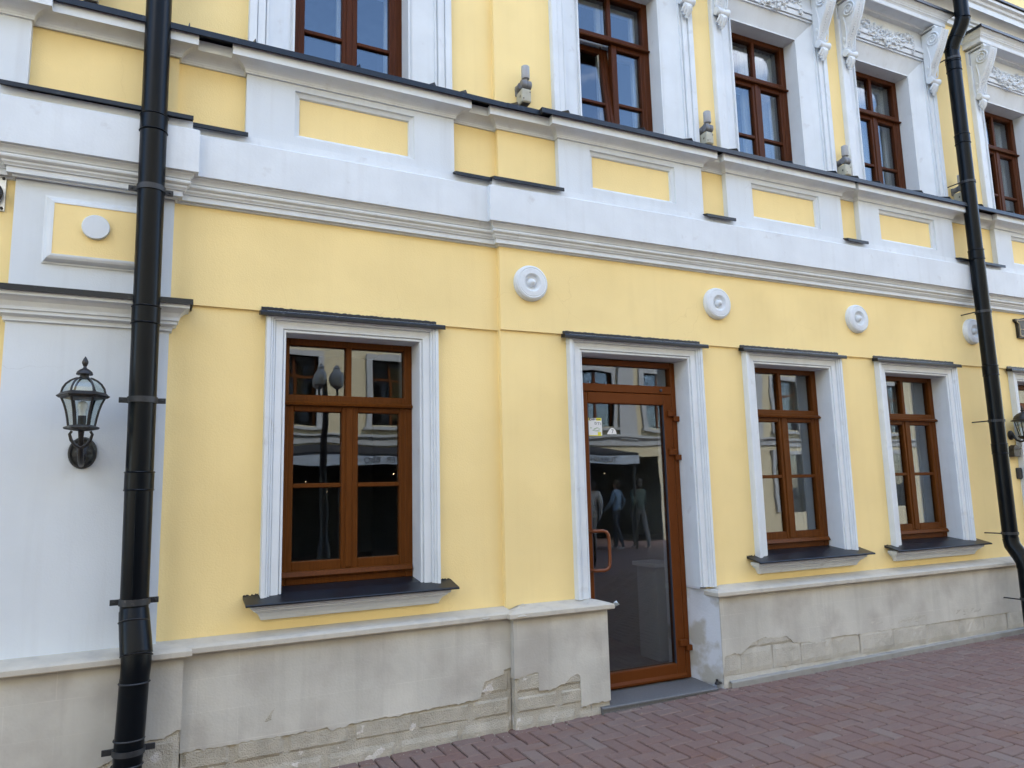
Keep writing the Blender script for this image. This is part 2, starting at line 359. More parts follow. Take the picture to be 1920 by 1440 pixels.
# grit swept against the wall and scattered over the joints
M['grit'] = mat('pale_grit', (.34, .31, .27), .95, .3, 30)
mb = MB(); rg = random.Random(31)
for k in range(420):
    x = rg.uniform(.6, 8.6); d_ = abs(rg.gauss(0, .05)) if k < 260 else rg.uniform(.05, 2.2)
    y = (-.15 if x > 4.1 else -.13-.004*(2.27-x) if x > 2.27 else -.125) - d_
    q = rg.uniform(.0015, .0045); mb.ball((x, y, ground_z(x)+q*.4), q*rg.uniform(.8, 1.6), q, q*.7)
g_ = mb.build('grit', 'grit', pav); g_['kind'] = 'stuff'

# ------------------------------------------------------------------ the building
bld = empty('yellow_building', (2.27, 0, 0), 'two-tone yellow stucco building with white trim, brown windows and grey stone plinth', 'building')
XA, XB = -6.0, 15.0                   # how far the front runs left (section coordinates) and right
WC, DC = [5.227, 6.932], [3.492, 9.14]     # window and door centres, right part
UC = [3.530, 5.262, 6.975, 9.16]
W1C, U1C = 1.172, 1.161
def wall(x0, x1, z0, z1, y, holes, xf, m='yellow', thick=.02):
    xs = sorted({x0, x1, *[h[0] for h in holes], *[h[1] for h in holes]}); zs = sorted({z0, z1, *[h[2] for h in holes], *[h[3] for h in holes]})
    xs = [a for a in xs if x0 <= a <= x1]; zs = [a for a in zs if z0 <= a <= z1]
    mb = MB(xf)
    for i in range(len(xs)-1):
        for j in range(len(zs)-1):
            cx_, cz_ = (xs[i]+xs[i+1])/2, (zs[j]+zs[j+1])/2
            if any(h[0] < cx_ < h[1] and h[2] < cz_ < h[3] for h in holes): continue
            mb.quad((xs[i], y, zs[j]), (xs[i+1], y, zs[j]), (xs[i+1], y, zs[j+1]), (xs[i], y, zs[j+1]))
    if thick:      # turn the lower edge back to the wall behind
        mb.quad((x0, y, z0), (x1, y, z0), (x1, y+thick, z0), (x0, y+thick, z0))
    mb.quad((x0, y, z0), (x0, y, z1), (x0, y+.08, z1), (x0, y+.08, z0))
    return mb.build('wall', m, bld)
def wh(c, hw=.50, z0=.975, z1=2.70): return (c-hw, c+hw, z0, z1)
dh = [(c-.585, c+.585, -.3, 2.70) for c in DC]
wall(XH, XB, .75, 2.802, 0, [wh(c) for c in WC]+dh, XR, thick=0)
wall(XH-.001, XB, 2.802, 3.50, -.018, [], XR)
wall(XH, XB, 4.45, 13, 0, [(c-.612, c+.612, 4.5, 6.275) for c in UC], XR, thick=0)
wall(XA, XH-.0, .75, 2.802, 0, [wh(W1C)], XL, thick=0)
wall(XA, XH-.0, 2.802, 3.50, -.018, [], XL)
wall(XA, XH-.0, 4.45, 13, 0, [(U1C-.612, U1C+.612, 4.5, 6.275)], XL, thick=0)
# the body of the house behind the front: floors, cross walls, back and roof
mb = MB(); mb.box(-6, 15, 10, 10.3, -.5, 13); mb.box(-6.3, -6, -.2, 10, -.5, 13); mb.box(15, 15.3, .02, 10, -.5, 13); mb.build('back_wall', 'yellow', bld)
mb = MB(); mb.box(-6.4, 15.4, -.5, 10.4, 13, 13.3); mb.build('roof', 'roof', bld)
mb = MB(); mb.box(-6, 15, .6, 10, -.1, .02); mb.box(-6, 15, .45, 10, 3.3, 4.3); mb.box(-6, 15, .45, 10, 7.4, 7.6); mb.build('floor', 'roomfloor', bld)
mb = MB(); mb.box(-6, 15, 4.2, 4.35, .02, 3.3); mb.box(-6, 15, 4.0, 4.15, 4.3, 7.4)
for x in (2.45, 4.42, 8.3): mb.box(x-.06, x+.06, .5, 4.2, .02, 3.3); mb.box(x-.06, x+.06, .5, 4.0, 4.3, 7.4)
mb.box(-2.6, -2.4, .2, 4.2, .02, 3.3); mb.box(-2.6, -2.4, .2, 4.2, 4.3, 7.4); mb.build('room_wall', 'room', bld)
# inner faces of the front wall, with openings, so that the rooms are closed
def inner(x0, x1, z0, z1, y, holes, xf): o = wall(x0, x1, z0, z1, y, holes, xf, 'room', thick=0); o.name = 'room_wall'
inner(XH-.1, XB, -.1, 3.4, .45, [(c-.5, c+.5, .95, 2.72) for c in WC]+[(c-.56, c+.56, -.2, 2.72) for c in DC], XR)
inner(XH-.1, XB, 4.2, 7.5, .45, [(c-.5, c+.5, 4.5, 6.25) for c in UC], XR)
inner(XA, XH+.1, -.1, 3.4, .42, [(W1C-.5, W1C+.5, .95, 2.72)], XL)
inner(XA, XH+.1, 4.2, 7.5, .42, [(U1C-.5, U1C+.5, 4.5, 6.25)], XL)

# pilaster at the left, with capital, raised panel and disc
pil = MB(XL).box(-.832, .003, -.06, .02, .70, 3.47).build('pilaster', 'white', bld)
CAPP = [(0, 2.612), (.014, 2.612), (.014, 2.634), (.020, 2.640), (.040, 2.648), (.040, 2.668), (.050, 2.670), (.052, 2.688), (.062, 2.715), (.080, 2.733), (.096, 2.740), (.106, 2.741), (.106, 2.765), (0, 2.775)]
PPATH = [(-.832, .05), (-.832, -.06), (.003, -.06), (.003, .05)]
MB(XL).plan(PPATH, CAPP).build('capital', 'trim', pil)
MB(XL).plan(PPATH, [(0, 2.815), (.122, 2.796), (.124, 2.762), (.118, 2.762), (.116, 2.776), (0, 2.776)]).build('capital_flashing', 'flash', pil)
pp = MB(XL)
def ring(mb, a, b):       # a, b = (x0, x1, z0, z1, y)
    A = [(a[0], a[4], a[2]), (a[1], a[4], a[2]), (a[1], a[4], a[3]), (a[0], a[4], a[3])]; B_ = [(b[0], b[4], b[2]), (b[1], b[4], b[2]), (b[1], b[4], b[3]), (b[0], b[4], b[3])]
    for k in range(4): mb.quad(A[k], A[(k+1) % 4], B_[(k+1) % 4], B_[k])
pc, z0_, z1_ = -.415, 2.962, 3.372
seq = [(0, -.058), (0, -.066), (.010, -.070), (.016, -.084), (.026, -.098), (.040, -.106), (.052, -.108), (.052, -.104)]
for k in range(len(seq)-1):
    (i0, y0), (i1, y1) = seq[k], seq[k+1]
    ring(pp, (pc-.268+i0, pc+.268-i0, z0_+i0, z1_-i0, y0), (pc-.268+i1, pc+.268-i1, z0_+i1, z1_-i1, y1))
pp.build('panel_frame', 'trim', pil)
MB(XL).quad((pc-.216, -.104, z0_+.052), (pc+.216, -.104, z0_+.052), (pc+.216, -.104, z1_-.052), (pc-.216, -.104, z1_-.052)).build('panel', 'yellow', pil)
MB(XL).lathe([(.0735, 0), (.0735, .020), (.070, .024), (.0, .025)], (pc, -.104, 3.196), 'y', 40).build('disc', 'white', pil)

# string course with tall fascia
STR = [(0, 3.450), (.014, 3.452), (.014, 3.463), (.040, 3.464), (.040, 3.499), (.050, 3.500), (.052, 3.506), (.062, 3.517), (.063, 3.528), (.074, 3.534), (.081, 3.540), (.083, 3.549), (.079, 3.557), (.071, 3.560), (.071, 3.563), (.078, 3.566), (.080, 3.575), (.086, 3.586), (.094, 3.594), (.098, 3.597), (.098, 3.603), (.122, 3.606), (.122, 3.880), (.104, 3.892), (.080, 3.898), (.080, 3.952), (-.02, 3.96)]
MB(XL).plan([(XA, -.018), (-.834, -.018), (-.834, -.078), (.005, -.078), (.005, -.018), (XH+.01, -.018)], STR).build('string_course', 'trim', bld)
MB(XR).plan([(XH-.002, .05), (XH-.002, -.018), (XB, -.018)], STR).build('string_course', 'trim', bld)
# recessed yellow wall between the pedestals
MB(XL).box(XA, -.005, -.085, .05, 3.90, 4.46).build('frieze_wall', 'yellow', bld)
MB(XL).box(-.004, XH+.02, -.030, .05, 3.90, 4.46).build('frieze_wall', 'yellow', bld)
MB(XR).box(XH, XB, -.030, .05, 3.90, 4.46).build('frieze_wall', 'yellow', bld)
PH = .727
def pedestal(c, xf, hw=PH, y=-.085, panel=True):
    mb = MB(xf); x0, x1, z0, z1 = c-hw, c+hw, 3.90, 4.45
    if not panel:
        mb.box(x0, x1, y, 0, z0, z1); return mb.build('pedestal', 'white', bld)
    o = (c-.43, c+.43, 4.018, 4.353); i = (c-.392, c+.392, 4.050, 4.316)
    X = [x0, o[0], o[1], x1]; Z = [z0, o[2], o[3], z1]
    for a in range(3):
        for b in range(3):
            if a == 1 and b == 1: continue
            mb.quad((X[a], y, Z[b]), (X[a+1], y, Z[b]), (X[a+1], y, Z[b+1]), (X[a], y, Z[b+1]))
    ring(mb, (*o, y), (o[0]+.003, o[1]-.003, o[2]+.003, o[3]-.003, y+.016))
    ring(mb, (o[0]+.003, o[1]-.003, o[2]+.003, o[3]-.003, y+.016), (i[0]-.006, i[1]+.006, i[2]-.006, i[3]+.006, y+.026))
    ring(mb, (i[0]-.006, i[1]+.006, i[2]-.006, i[3]+.006, y+.026), (*i, y+.042))
    for xx in (x0, x1): mb.quad((xx, y, z0), (xx, y+.08, z0), (xx, y+.08, z1), (xx, y, z1))
    p = mb.build('pedestal', 'white', bld)
    MB(xf).quad((i[0], y+.042, i[2]), (i[1], y+.042, i[2]), (i[1], y+.042, i[3]), (i[0], y+.042, i[3])).build('panel', 'yellow', p)
    return p
PC = [3.508, 5.243, 6.948, 9.147]; P1C = 1.153
for c in PC: pedestal(c, XR)
pedestal(P1C, XL, .745)
pedestal(-3.4, XL, 2.6, -.145, False)
# dark flashings on the ledges below the recesses
def ledge(x0, x1, yb, yf, xf, zt=3.985):
    MB(xf).plan([(x0, yb), (x1, yb)], [(0, zt), (-yf+yb+.006, zt-.030), (-yf+yb+.008, zt-.056), (-yf+yb, zt-.058), (-yf+yb-.01, zt-.034), (0, zt-.034)]).build('ledge_flashing', 'flash', bld)
ledge(-.93, .085, -.085, -.20, XL, 3.998); ledge(.087, .418, -.03, -.140, XL, 3.985); ledge(1.885, XH-.09, -.03, -.140, XL, 3.990)
ledge(XH-.09, 2.79, -.03, -.140, XR, 3.985)
edges = [(4.222, 4.545), (5.958, 6.243), (7.655, 8.44)]
for a, b in edges: ledge(a, b, -.03, -.140, XR, 3.982)
# cornice
def arc(a0, a1, z0, z1, n=6): return [(a0+(a1-a0)*(1-math.cos(k*math.pi/2/n)), z0+(z1-z0)*math.sin(k*math.pi/2/n)) for k in range(n+1)]
CORN = [(0, 4.398), (.012, 4.400), (.012, 4.410)] + arc(.014, .092, 4.412, 4.458) + [(.104, 4.458), (.104, 4.528), (.0, 4.545)]
def cpath(base, peds, x0, x1):
    p = [(x0, base)]
    for (a, b, y) in peds: p += [(a, base), (a, y), (b, y), (b, base)]
    return p+[(x1, base)]
MB(XL).plan([(XA, -.145), (-.80, -.145), (-.80, -.092), (-.005, -.092), (-.005, -.032), (P1C-.745, -.032), (P1C-.745, -.087), (P1C+.745, -.087), (P1C+.745, -.032), (XH+.02, -.032)], CORN).build('cornice', 'trim', bld)
MB(XR).plan([(XH-.002, .05)]+cpath(-.032, [(c-PH, c+PH, -.087) for c in PC], XH-.002, XB), CORN).build('cornice', 'trim', bld)
FL = [(-.10, 4.66), (.128, 4.556), (.131, 4.515), (.125, 4.512), (.120, 4.530), (0, 4.548)]
def flashing(path, xf, seams):
    f = MB(xf).plan(path, FL).build('cornice_flashing', 'flash', bld)
    for (x, y) in seams:
        MB(xf).add([(x-.004, y-.128, 4.557), (x+.004, y-.128, 4.557), (x+.004, y, 4.61), (x-.004, y, 4.61), (x-.002, y-.112, 4.590), (x+.002, y-.112, 4.590), (x+.003, y, 4.635), (x-.003, y, 4.635)],
                   [(0, 1, 5, 4), (1, 2, 6, 5), (3, 0, 4, 7), (4, 5, 6, 7)]).build('seam', 'flash', f)
flashing([(XA, -.15), (-.88, -.15), (-.88, -.092), (XH+.03, -.092)], XL, [(x, -.092) for x in (-.72, 0.04, .44, 1.14, 1.70, 1.95)])
flashing([(XH+.03, -.045), (2.70, -.045), (2.70, -.092), (XB, -.092)], XR, [(2.39, -.045)]+[(x, -.092) for x in (2.82, 3.55, 4.05, 4.56, 5.22, 5.80, 6.10, 6.42, 7.05, 7.50, 8.05, 8.60, 9.2)])

# third-floor string course high on the right
STR3 = [(0, 6.88), (.03, 6.885), (.03, 6.94), (.05, 6.95), (.05, 6.975), (.07, 6.985), (.07, 7.0)] + arc(.07, .15, 7.0, 7.06) + [(.17, 7.06), (.17, 7.13), (.19, 7.14), (.2, 7.165), (.23, 7.18), (.23, 7.215), (0, 7.25)]
MB(XR).plan([(XH, 0), (XB, 0)], STR3).build('string_course', 'trim', bld); MB(XL).plan([(XA, 0), (XH, 0)], STR3).build('string_course', 'trim', bld)
MB(XR).plan([(XH, 0), (XB, 0)], [(0, 7.30), (.25, 7.25), (.252, 7.222), (.246, 7.222), (0, 7.252)]).build('course_flashing', 'flash', bld)
MB(XL).plan([(XA, 0), (XH, 0)], [(0, 7.30), (.25, 7.25), (.252, 7.222), (.246, 7.222), (0, 7.252)]).build('course_flashing', 'flash', bld)

# rosettes
for c in (2.524, 4.362, 6.110, 7.893):
    MB(XR).lathe([(.141, 0), (.141, .022), (.136, .028), (.134, .040), (.120, .050), (.112, .047), (.108, .050), (.072, .052), (.066, .046), (.054, .030), (.036, .022), (.034, .026), (.033, .036), (.026, .052), (.016, .064), (.004, .070)], (c, -.018, 3.179), 'y', 64, False).build('rosette', 'trim', bld)

# ------------------------------------------------------------------ lower windows
SUR = [(0, -.19), (0, .014), (.004, .018), (.014, .018), (.017, .011), (.020, .011), (.023, .026), (.068, .030), (.070, .026), (.073, .026), (.075, .040), (.083, .044), (.085, .040), (.088, .040), (.092, .052), (.100, .054), (.102, .051), (.105, .051), (.107, .060), (.129, .060), (.131, .054), (.131, -.02)]
def jag(mb, x0, x1, y, z, h, n, rnd, depth=.02):      # torn upper lip of a folded flashing
    pts = [(x0+(x1-x0)*k/n, z+h*(.55+.45*rnd.random())) for k in range(n+1)]
    for k in range(n): mb.quad((pts[k][0], y, z), (pts[k+1][0], y, z), (pts[k+1][0], y+.004, pts[k+1][1]), (pts[k][0], y+.004, pts[k][1]))
def hood(parent, c, hw, xf, rnd):
    mb = MB(xf)
    mb.plan([(c-hw, -.018), (c+hw, -.018)], [(0, 2.800), (.062, 2.792), (.066, 2.780), (.066, 2.762), (.061, 2.760), (.0, 2.772)])
    jag(mb, c-hw+.012, c+hw-.05, -.0295, 2.818, .012, 90, rnd)
    mb.box(c-hw+.012, c+hw-.05, -.029, -.0185, 2.790, 2.822)
    return mb.build('hood_flashing', 'flash', parent)
def pane(parent, xf, x0, x1, z0, z1, y):
    MB(xf).box(x0, x1, y, y+.006, z0, z1).build('pane', 'glass', parent)
def bars(mb, x0, x1, z0, z1, y0, y1, wl, wr, wb, wt, ch=.006):
    mb.bbox(x0, x0+wl, y0, y1, z0, z1, ch); mb.bbox(x1-wr, x1, y0, y1, z0, z1, ch)
    mb.bbox(x0+wl-.001, x1-wr+.001, y0+.0015, y1, z0, z0+wb, ch); mb.bbox(x0+wl-.001, x1-wr+.001, y0+.0015, y1, z1-wt, z1, ch)
def window_joinery(w, c, hw, z0, z1, zt, zm, y, xf, wood_, open_left=False):
    """w = parent; the fixed frame, a transom light of two panes and two casements of two panes"""
    fr = MB(xf); f = .045
    bars(fr, c-hw, c+hw, z0, z1, y, y+.07, f+.02, f+.02, .055, f+.012)
    fr.bbox(c-hw+.03, c+hw-.03, y+.002, y+.068, zt-.005, zt+.048)                       # transom
    fr.sweep([(c-hw+.015, y), (c+hw-.015, y)], [(-.004, zt-.030), (.030, zt-.026), (.034, zt-.014), (.012, zt+.004), (-.004, zt+.006)], lambda q, b: (q.x, q.y, b))
    fr.bbox(c-.020, c+.020, y+.004, y+.066, zt+.04, z1-.05)                              # mullion of the transom light
    fr.sweep([(c-hw+.02, y), (c+hw-.02, y)], [(-.004, z0+.050), (.026, z0+.052), (.032, z0+.060), (.014, z0+.088), (-.004, z0+.092)], lambda q, b: (q.x, q.y, b))
    fr.build('frame', wood_, w)
    pane(w, xf, c-hw+.064, c-.021, zt+.047, z1-.056, y+.036); pane(w, xf, c+.021, c+hw-.064, zt+.047, z1-.056, y+.036)
    for sgn in (-1, 1):
        xa, xb = (c-hw+.045, c+.012) if sgn < 0 else (c-.012+.024, c+hw-.045)
        za, zb = z0+.085, zt-.012
        tf = xf
        if open_left and sgn < 0:       # tilted inwards about its lower edge
            pv = Vector((xa, y+.03, za)); an = R(-7)
            def tf(p, pv=pv, an=an):
                d = Vector(p)-pv; return xf(pv+Vector((d.x, d.y*math.cos(an)-d.z*math.sin(an), d.y*math.sin(an)+d.z*math.cos(an))))
        sb = MB(tf); yy = y+.006; st = .058
        bars(sb, xa, xb, za, zb, yy, yy+.055, st, st, .068, .055)
        sb.bbox(xa+st-.001, xb-st+.001, yy+.008, yy+.05, zm-.015, zm+.015)
        if sgn < 0: sb.bbox(xb-.030, xb+.018, yy-.010, yy+.004, za+.01, zb-.01, .005)      # cover strip between the casements
        s = sb.build('sash', wood_, w)
        tfp = tf
        pane(w, tfp, xa+st-.004, xb-st+.004, za+.064, zm-.013, yy+.03); pane(w, tfp, xa+st-.004, xb-st+.004, zm+.013, zb-.051, yy+.03)
def curtain(parent, xf, x0, x1, z0, z1, y, amp=.022, k=9, rnd=random):
    mb = MB(xf); n = 60; ph = rnd.random()*6; P = []
    for i in range(n+1):
        t = i/n; P.append((x0+(x1-x0)*t, y+amp*math.sin(t*k*6.283+ph)+amp*.5*math.sin(t*k*2.7*6.283+1)))
    mb.add([(p[0], p[1]+.004*math.sin(5*p[0]*(z)), z) for z in (z0, (z0+z1)/2, z1) for p in P], [(r_*(n+1)+i, r_*(n+1)+i+1, (r_+1)*(n+1)+i+1, (r_+1)*(n+1)+i) for r_ in (0, 1) for i in range(n)], True)
    mb.build('curtain', 'curtain', parent)
def window_empty(name, loc): 
    o = bpy.data.objects.new(name, None); col.objects.link(o); o.location = loc; o.empty_display_size = .1; put(o, bld); ORG[o.name] = tuple(loc)
    o.matrix_parent_inverse = Matrix.Translation(-Vector(ORG[bld.name])); return o
rw = random.Random(3)
def lower_window(c, xf, label, curt=None):
    w = window_empty('window', xf((c, 0, .97))); w['label'] = label
    hw, z0, z1 = .465, .975, 2.668
    MB(xf).face([(c-hw, z0-.02), (c-hw, z1), (c+hw, z1), (c+hw, z0-.02)][::-1], SUR).build('surround', 'trim', w)
    # a plain reveal behind the moulding
    rv = MB(xf)
    for (a, b) in (((c-hw-.001, z0-.02), (c-hw-.001, z1+.001)), ((c-hw-.001, z1+.001), (c+hw+.001, z1+.001)), ((c+hw+.001, z1+.001), (c+hw+.001, z0-.02))):
        rv.quad((a[0], .10, a[1]), (b[0], .10, b[1]), (b[0], .46, b[1]), (a[0], .46, a[1]))
    rv.build('reveal', 'reveal', w)
    window_joinery(w, c, hw+.010, 1.010, z1+.012, 2.232, 1.662, .155, xf, 'wood')
    # sloping metal sill over a moulded stone one
    MB(xf).plan([(c-.692, 0), (c+.692, 0)], [(-.20, 1.022), (-.155, 1.012), (0, .990), (.150, .952), (.156, .946), (.154, .938), (.146, .940), (0, .972), (-.2, 1.0)]).build('sill_flashing', 'flash', w)
    tb = MB(xf); jag(tb, c-.692, c-.60, -.004, .975, .026, 12, rw); jag(tb, c+.60, c+.692, -.004, .975, .026, 12, rw); tb.build('flashing_lip', 'flash', w)
    sp = [(0, .838), (.030, .840), (.034, .846), (.040, .862), (.055, .884), (.072, .896), (.080, .900), (.080, .908), (.092, .912), (.098, .920), (.098, .940), (0, .975)]
    MB(xf).plan([(c-.555, .03), (c-.555, 0), (c+.555, 0), (c+.555, .03)], sp).build('sill', 'trim', w)
    hood(w, c, .640, xf, rw)
    if curt:
        for (a, b) in curt: curtain(w, xf, c+a, c+b, 1.0, 2.75, .38, rnd=rw)
    return w
lower_window(W1C, XL, 'wide brown window left of the door, reflecting the street')
lower_window(WC[0], XR, 'brown window just right of the door', [(.12, .47)])
lower_window(WC[1], XR, 'brown window beside the right downpipe with pale curtains', [(-.12, .47)])

# ------------------------------------------------------------------ doors
def door(c, xf, label, full=True):
    d = window_empty('door', xf((c, 0, 0))); d['label'] = label
    hw, z1 = .523, 2.668
    MB(xf).face([(c-hw, .775), (c-hw, z1), (c+hw, z1), (c+hw, .775)][::-1], SUR).build('surround', 'trim', d)
    rv = MB(xf)
    for s in (-1, 1): rl = MB(xf); rl.quad((c+s*(hw+.090), -.116, -.12), (c+s*(hw+.001), .18, -.12), (c+s*(hw+.001), .18, .76), (c+s*(hw+.090), -.116, .76)); rl.quad((c+s*(hw+.001), .18, -.12), (c+s*(hw+.001), .46, -.12), (c+s*(hw+.001), .46, .76), (c+s*(hw+.001), .18, .76)); rl.build('lower_reveal', 'reveal_worn', d); rv.quad((c+s*(hw+.001), 0, .76), (c+s*(hw+.001), .46, .76), (c+s*(hw+.001), .46, z1), (c+s*(hw+.001), 0, z1))
    rv.quad((c-hw, .0, z1+.001), (c+hw, .0, z1+.001), (c+hw, .46, z1+.001), (c-hw, .46, z1+.001)); rv.build('reveal', 'reveal', d)
    hood(d, c, .705, xf, rw)
    y = .165; x0, x1 = c-hw+.002, c+hw-.002
    fr = MB(xf); bars(fr, x0, x1, .035, 2.66, y, y+.07, .052, .052, .03, .050); fr.bbox(x0+.05, x1-.05, y+.001, y+.068, 2.385, 2.452); fr.build('frame', 'doorpaint', d)
    pane(d, xf, x0+.050, x1-.050, 2.45, 2.612, y+.035)
    lf = MB(xf); lx0, lx1, lz0, lz1 = x0+.056, x1-.056, .048, 2.380
    bars(lf, lx0, lx1, lz0, lz1, y-.006, y+.06, .086, .086, .115, .092); lf.sweep([(lx0, y-.006), (lx1, y-.006)], [(-.004, .050), (.016, .052), (.018, .066), (-.004, .088)], lambda q, b: (q.x, q.y, b)); lf.build('door_leaf', 'doorpaint', d)
    pane(d, xf, lx0+.084, lx1-.084, lz0+.113, lz1-.090, y+.025)
    gk = MB(xf)
    for (a, b, cc, dd) in ((lx0+.086, lx0+.091, lz0+.115, lz1-.092), (lx1-.091, lx1-.086, lz0+.115, lz1-.092)): gk.box(a, b, y+.0, y+.02, cc, dd)
    gk.build('gasket', 'ink', d)
    for zz in (2.19, 1.86, .295):
        h = MB(xf); h.bbox(lx1-.062, lx1+.012, y-.034, y-.004, zz, zz+.052, .005); h.bbox(lx1+.004, lx1+.062, y-.030, y-.001, zz-.042, zz+.004, .005); h.build('hinge', 'doorpaint', d)
    hx = lx0+.040; ho = y-.006
    MB(xf).tube([(hx, ho+.004, 1.262), (hx+.02, ho-.05, 1.262), (hx+.10, ho-.075, 1.262), (hx+.125, ho-.078, 1.252), (hx+.140, ho-.08, 1.230), (hx+.146, ho-.08, 1.19), (hx+.146, ho-.08, 1.03), (hx+.140, ho-.08, .99), (hx+.125, ho-.078, .968), (hx+.10, ho-.075, .958), (hx+.02, ho-.05, .958), (hx, ho+.004, .958)], .0135, 14).build('handle', 'handle', d)
    if full:
        MB(xf).lathe([(.012, 0), (.012, .01), (.006, .014)], (c+.36, y, 2.415), 'y', 12).build('sensor', 'ink', d)
    return d
d1 = door(DC[0], XR, 'brown glazed door with curved pull handle and small stickers')
d2 = door(DC[1], XR, 'second brown door at the far right edge, partly behind the downpipe')
# granite step
for c in DC:
    st = MB(XR); gz = ground_z(c)
    st.plan([(c-.535, -.10), (c+.535, -.10)], [(-.30, .036), (.036, gz+.034), (.042, gz+.028), (.042, gz+.018), (.036, gz+.015), (.036, gz-.02), (-.3, gz-.02)]); st.build('doorstep', 'granite', bld)
# things stuck to the door glass
yg = .165+.022
st = empty('paper_notice', (3.175, yg, 2.03), 'small white and yellow paper notice stuck inside the door glass', 'notice')
MB().box(3.094, 3.258, yg, yg+.002, 2.026, 2.166).build('sheet', 'white_paper', st)
mb = MB()
for (a, b, c_, d_) in ((.004, .042, .128, .150), (.112, .160, .128, .150), (.010, .036, .008, .034), (.122, .152, .008, .034), (.004, .160, .002, .008)): mb.box(3.094+a, 3.094+b, yg-.001, yg, 2.018+c_, 2.018+d_)
mb.build('yellow_print', 'yellow_paper', st)
mb = MB(); rr_ = random.Random(5)
for k in range(9): mb.box(3.104+k*.016, 3.104+k*.016+.012, yg-.001, yg, 2.154, 2.160)
for (x, z, w_, h_) in ((.046, .128, .005, .020), (.050, .144, .014, .004), (.050, .126, .012, .004), (.070, .126, .004, .022), (.074, .136, .010, .004), (.086, .128, .004, .020), (.096, .112, .014, .003), (.096, .098, .003, .014), (.110, .098, .003, .014), (.096, .096, .016, .003), (.120, .110, .026, .003), (.132, .092, .003, .018), (.150, .092, .003, .02)): mb.box(3.094+x, 3.094+x+w_, yg-.001, yg, 2.018+z, 2.018+z+h_)
mb.build('printed_marks', 'ink', st)
mb = MB()
for k in range(14): x = 3.11+rr_.random()*.12; z = 2.055+rr_.random()*.03; mb.box(x, x+.018, yg-.001, yg, z, z+.005)
mb.build('printed_picture', 'green_ink', st)
st = empty('number_sticker', (3.35, yg, 2.02), 'white arched sticker with the number 7 on the door glass', 'sticker')
pts = [(-.048, 0), (.048, 0), (.038, .030), (.024, .046), (.006, .052), (-.012, .046), (-.030, .026)]
mb = MB(); mb.add([(3.352+a, yg, 2.036+b) for a, b in pts]+[(3.352+a, yg+.002, 2.036+b) for a, b in pts], [tuple(range(7)), tuple(range(13, 6, -1))]+[(k, (k+1) % 7, 7+(k+1) % 7, 7+k) for k in range(7)]); mb.build('sheet', 'white_paper', st)
text_mesh('7', .050, .0, lambda v: (3.358+v.x, yg-.001, 2.056+v.y)).build('digit', 'ink', st)
# what shows inside behind the door glass
ds = empty('display_stand', (4.23, .9, .02), 'pale counter stand inside behind the door glass', 'counter')
MB().bbox(4.13, 4.34, .75, 1.05, .03, .86).build('body', 'stand', ds); MB().bbox(4.10, 4.355, .72, 1.08, .862, .90).build('top', 'white_paper', ds)

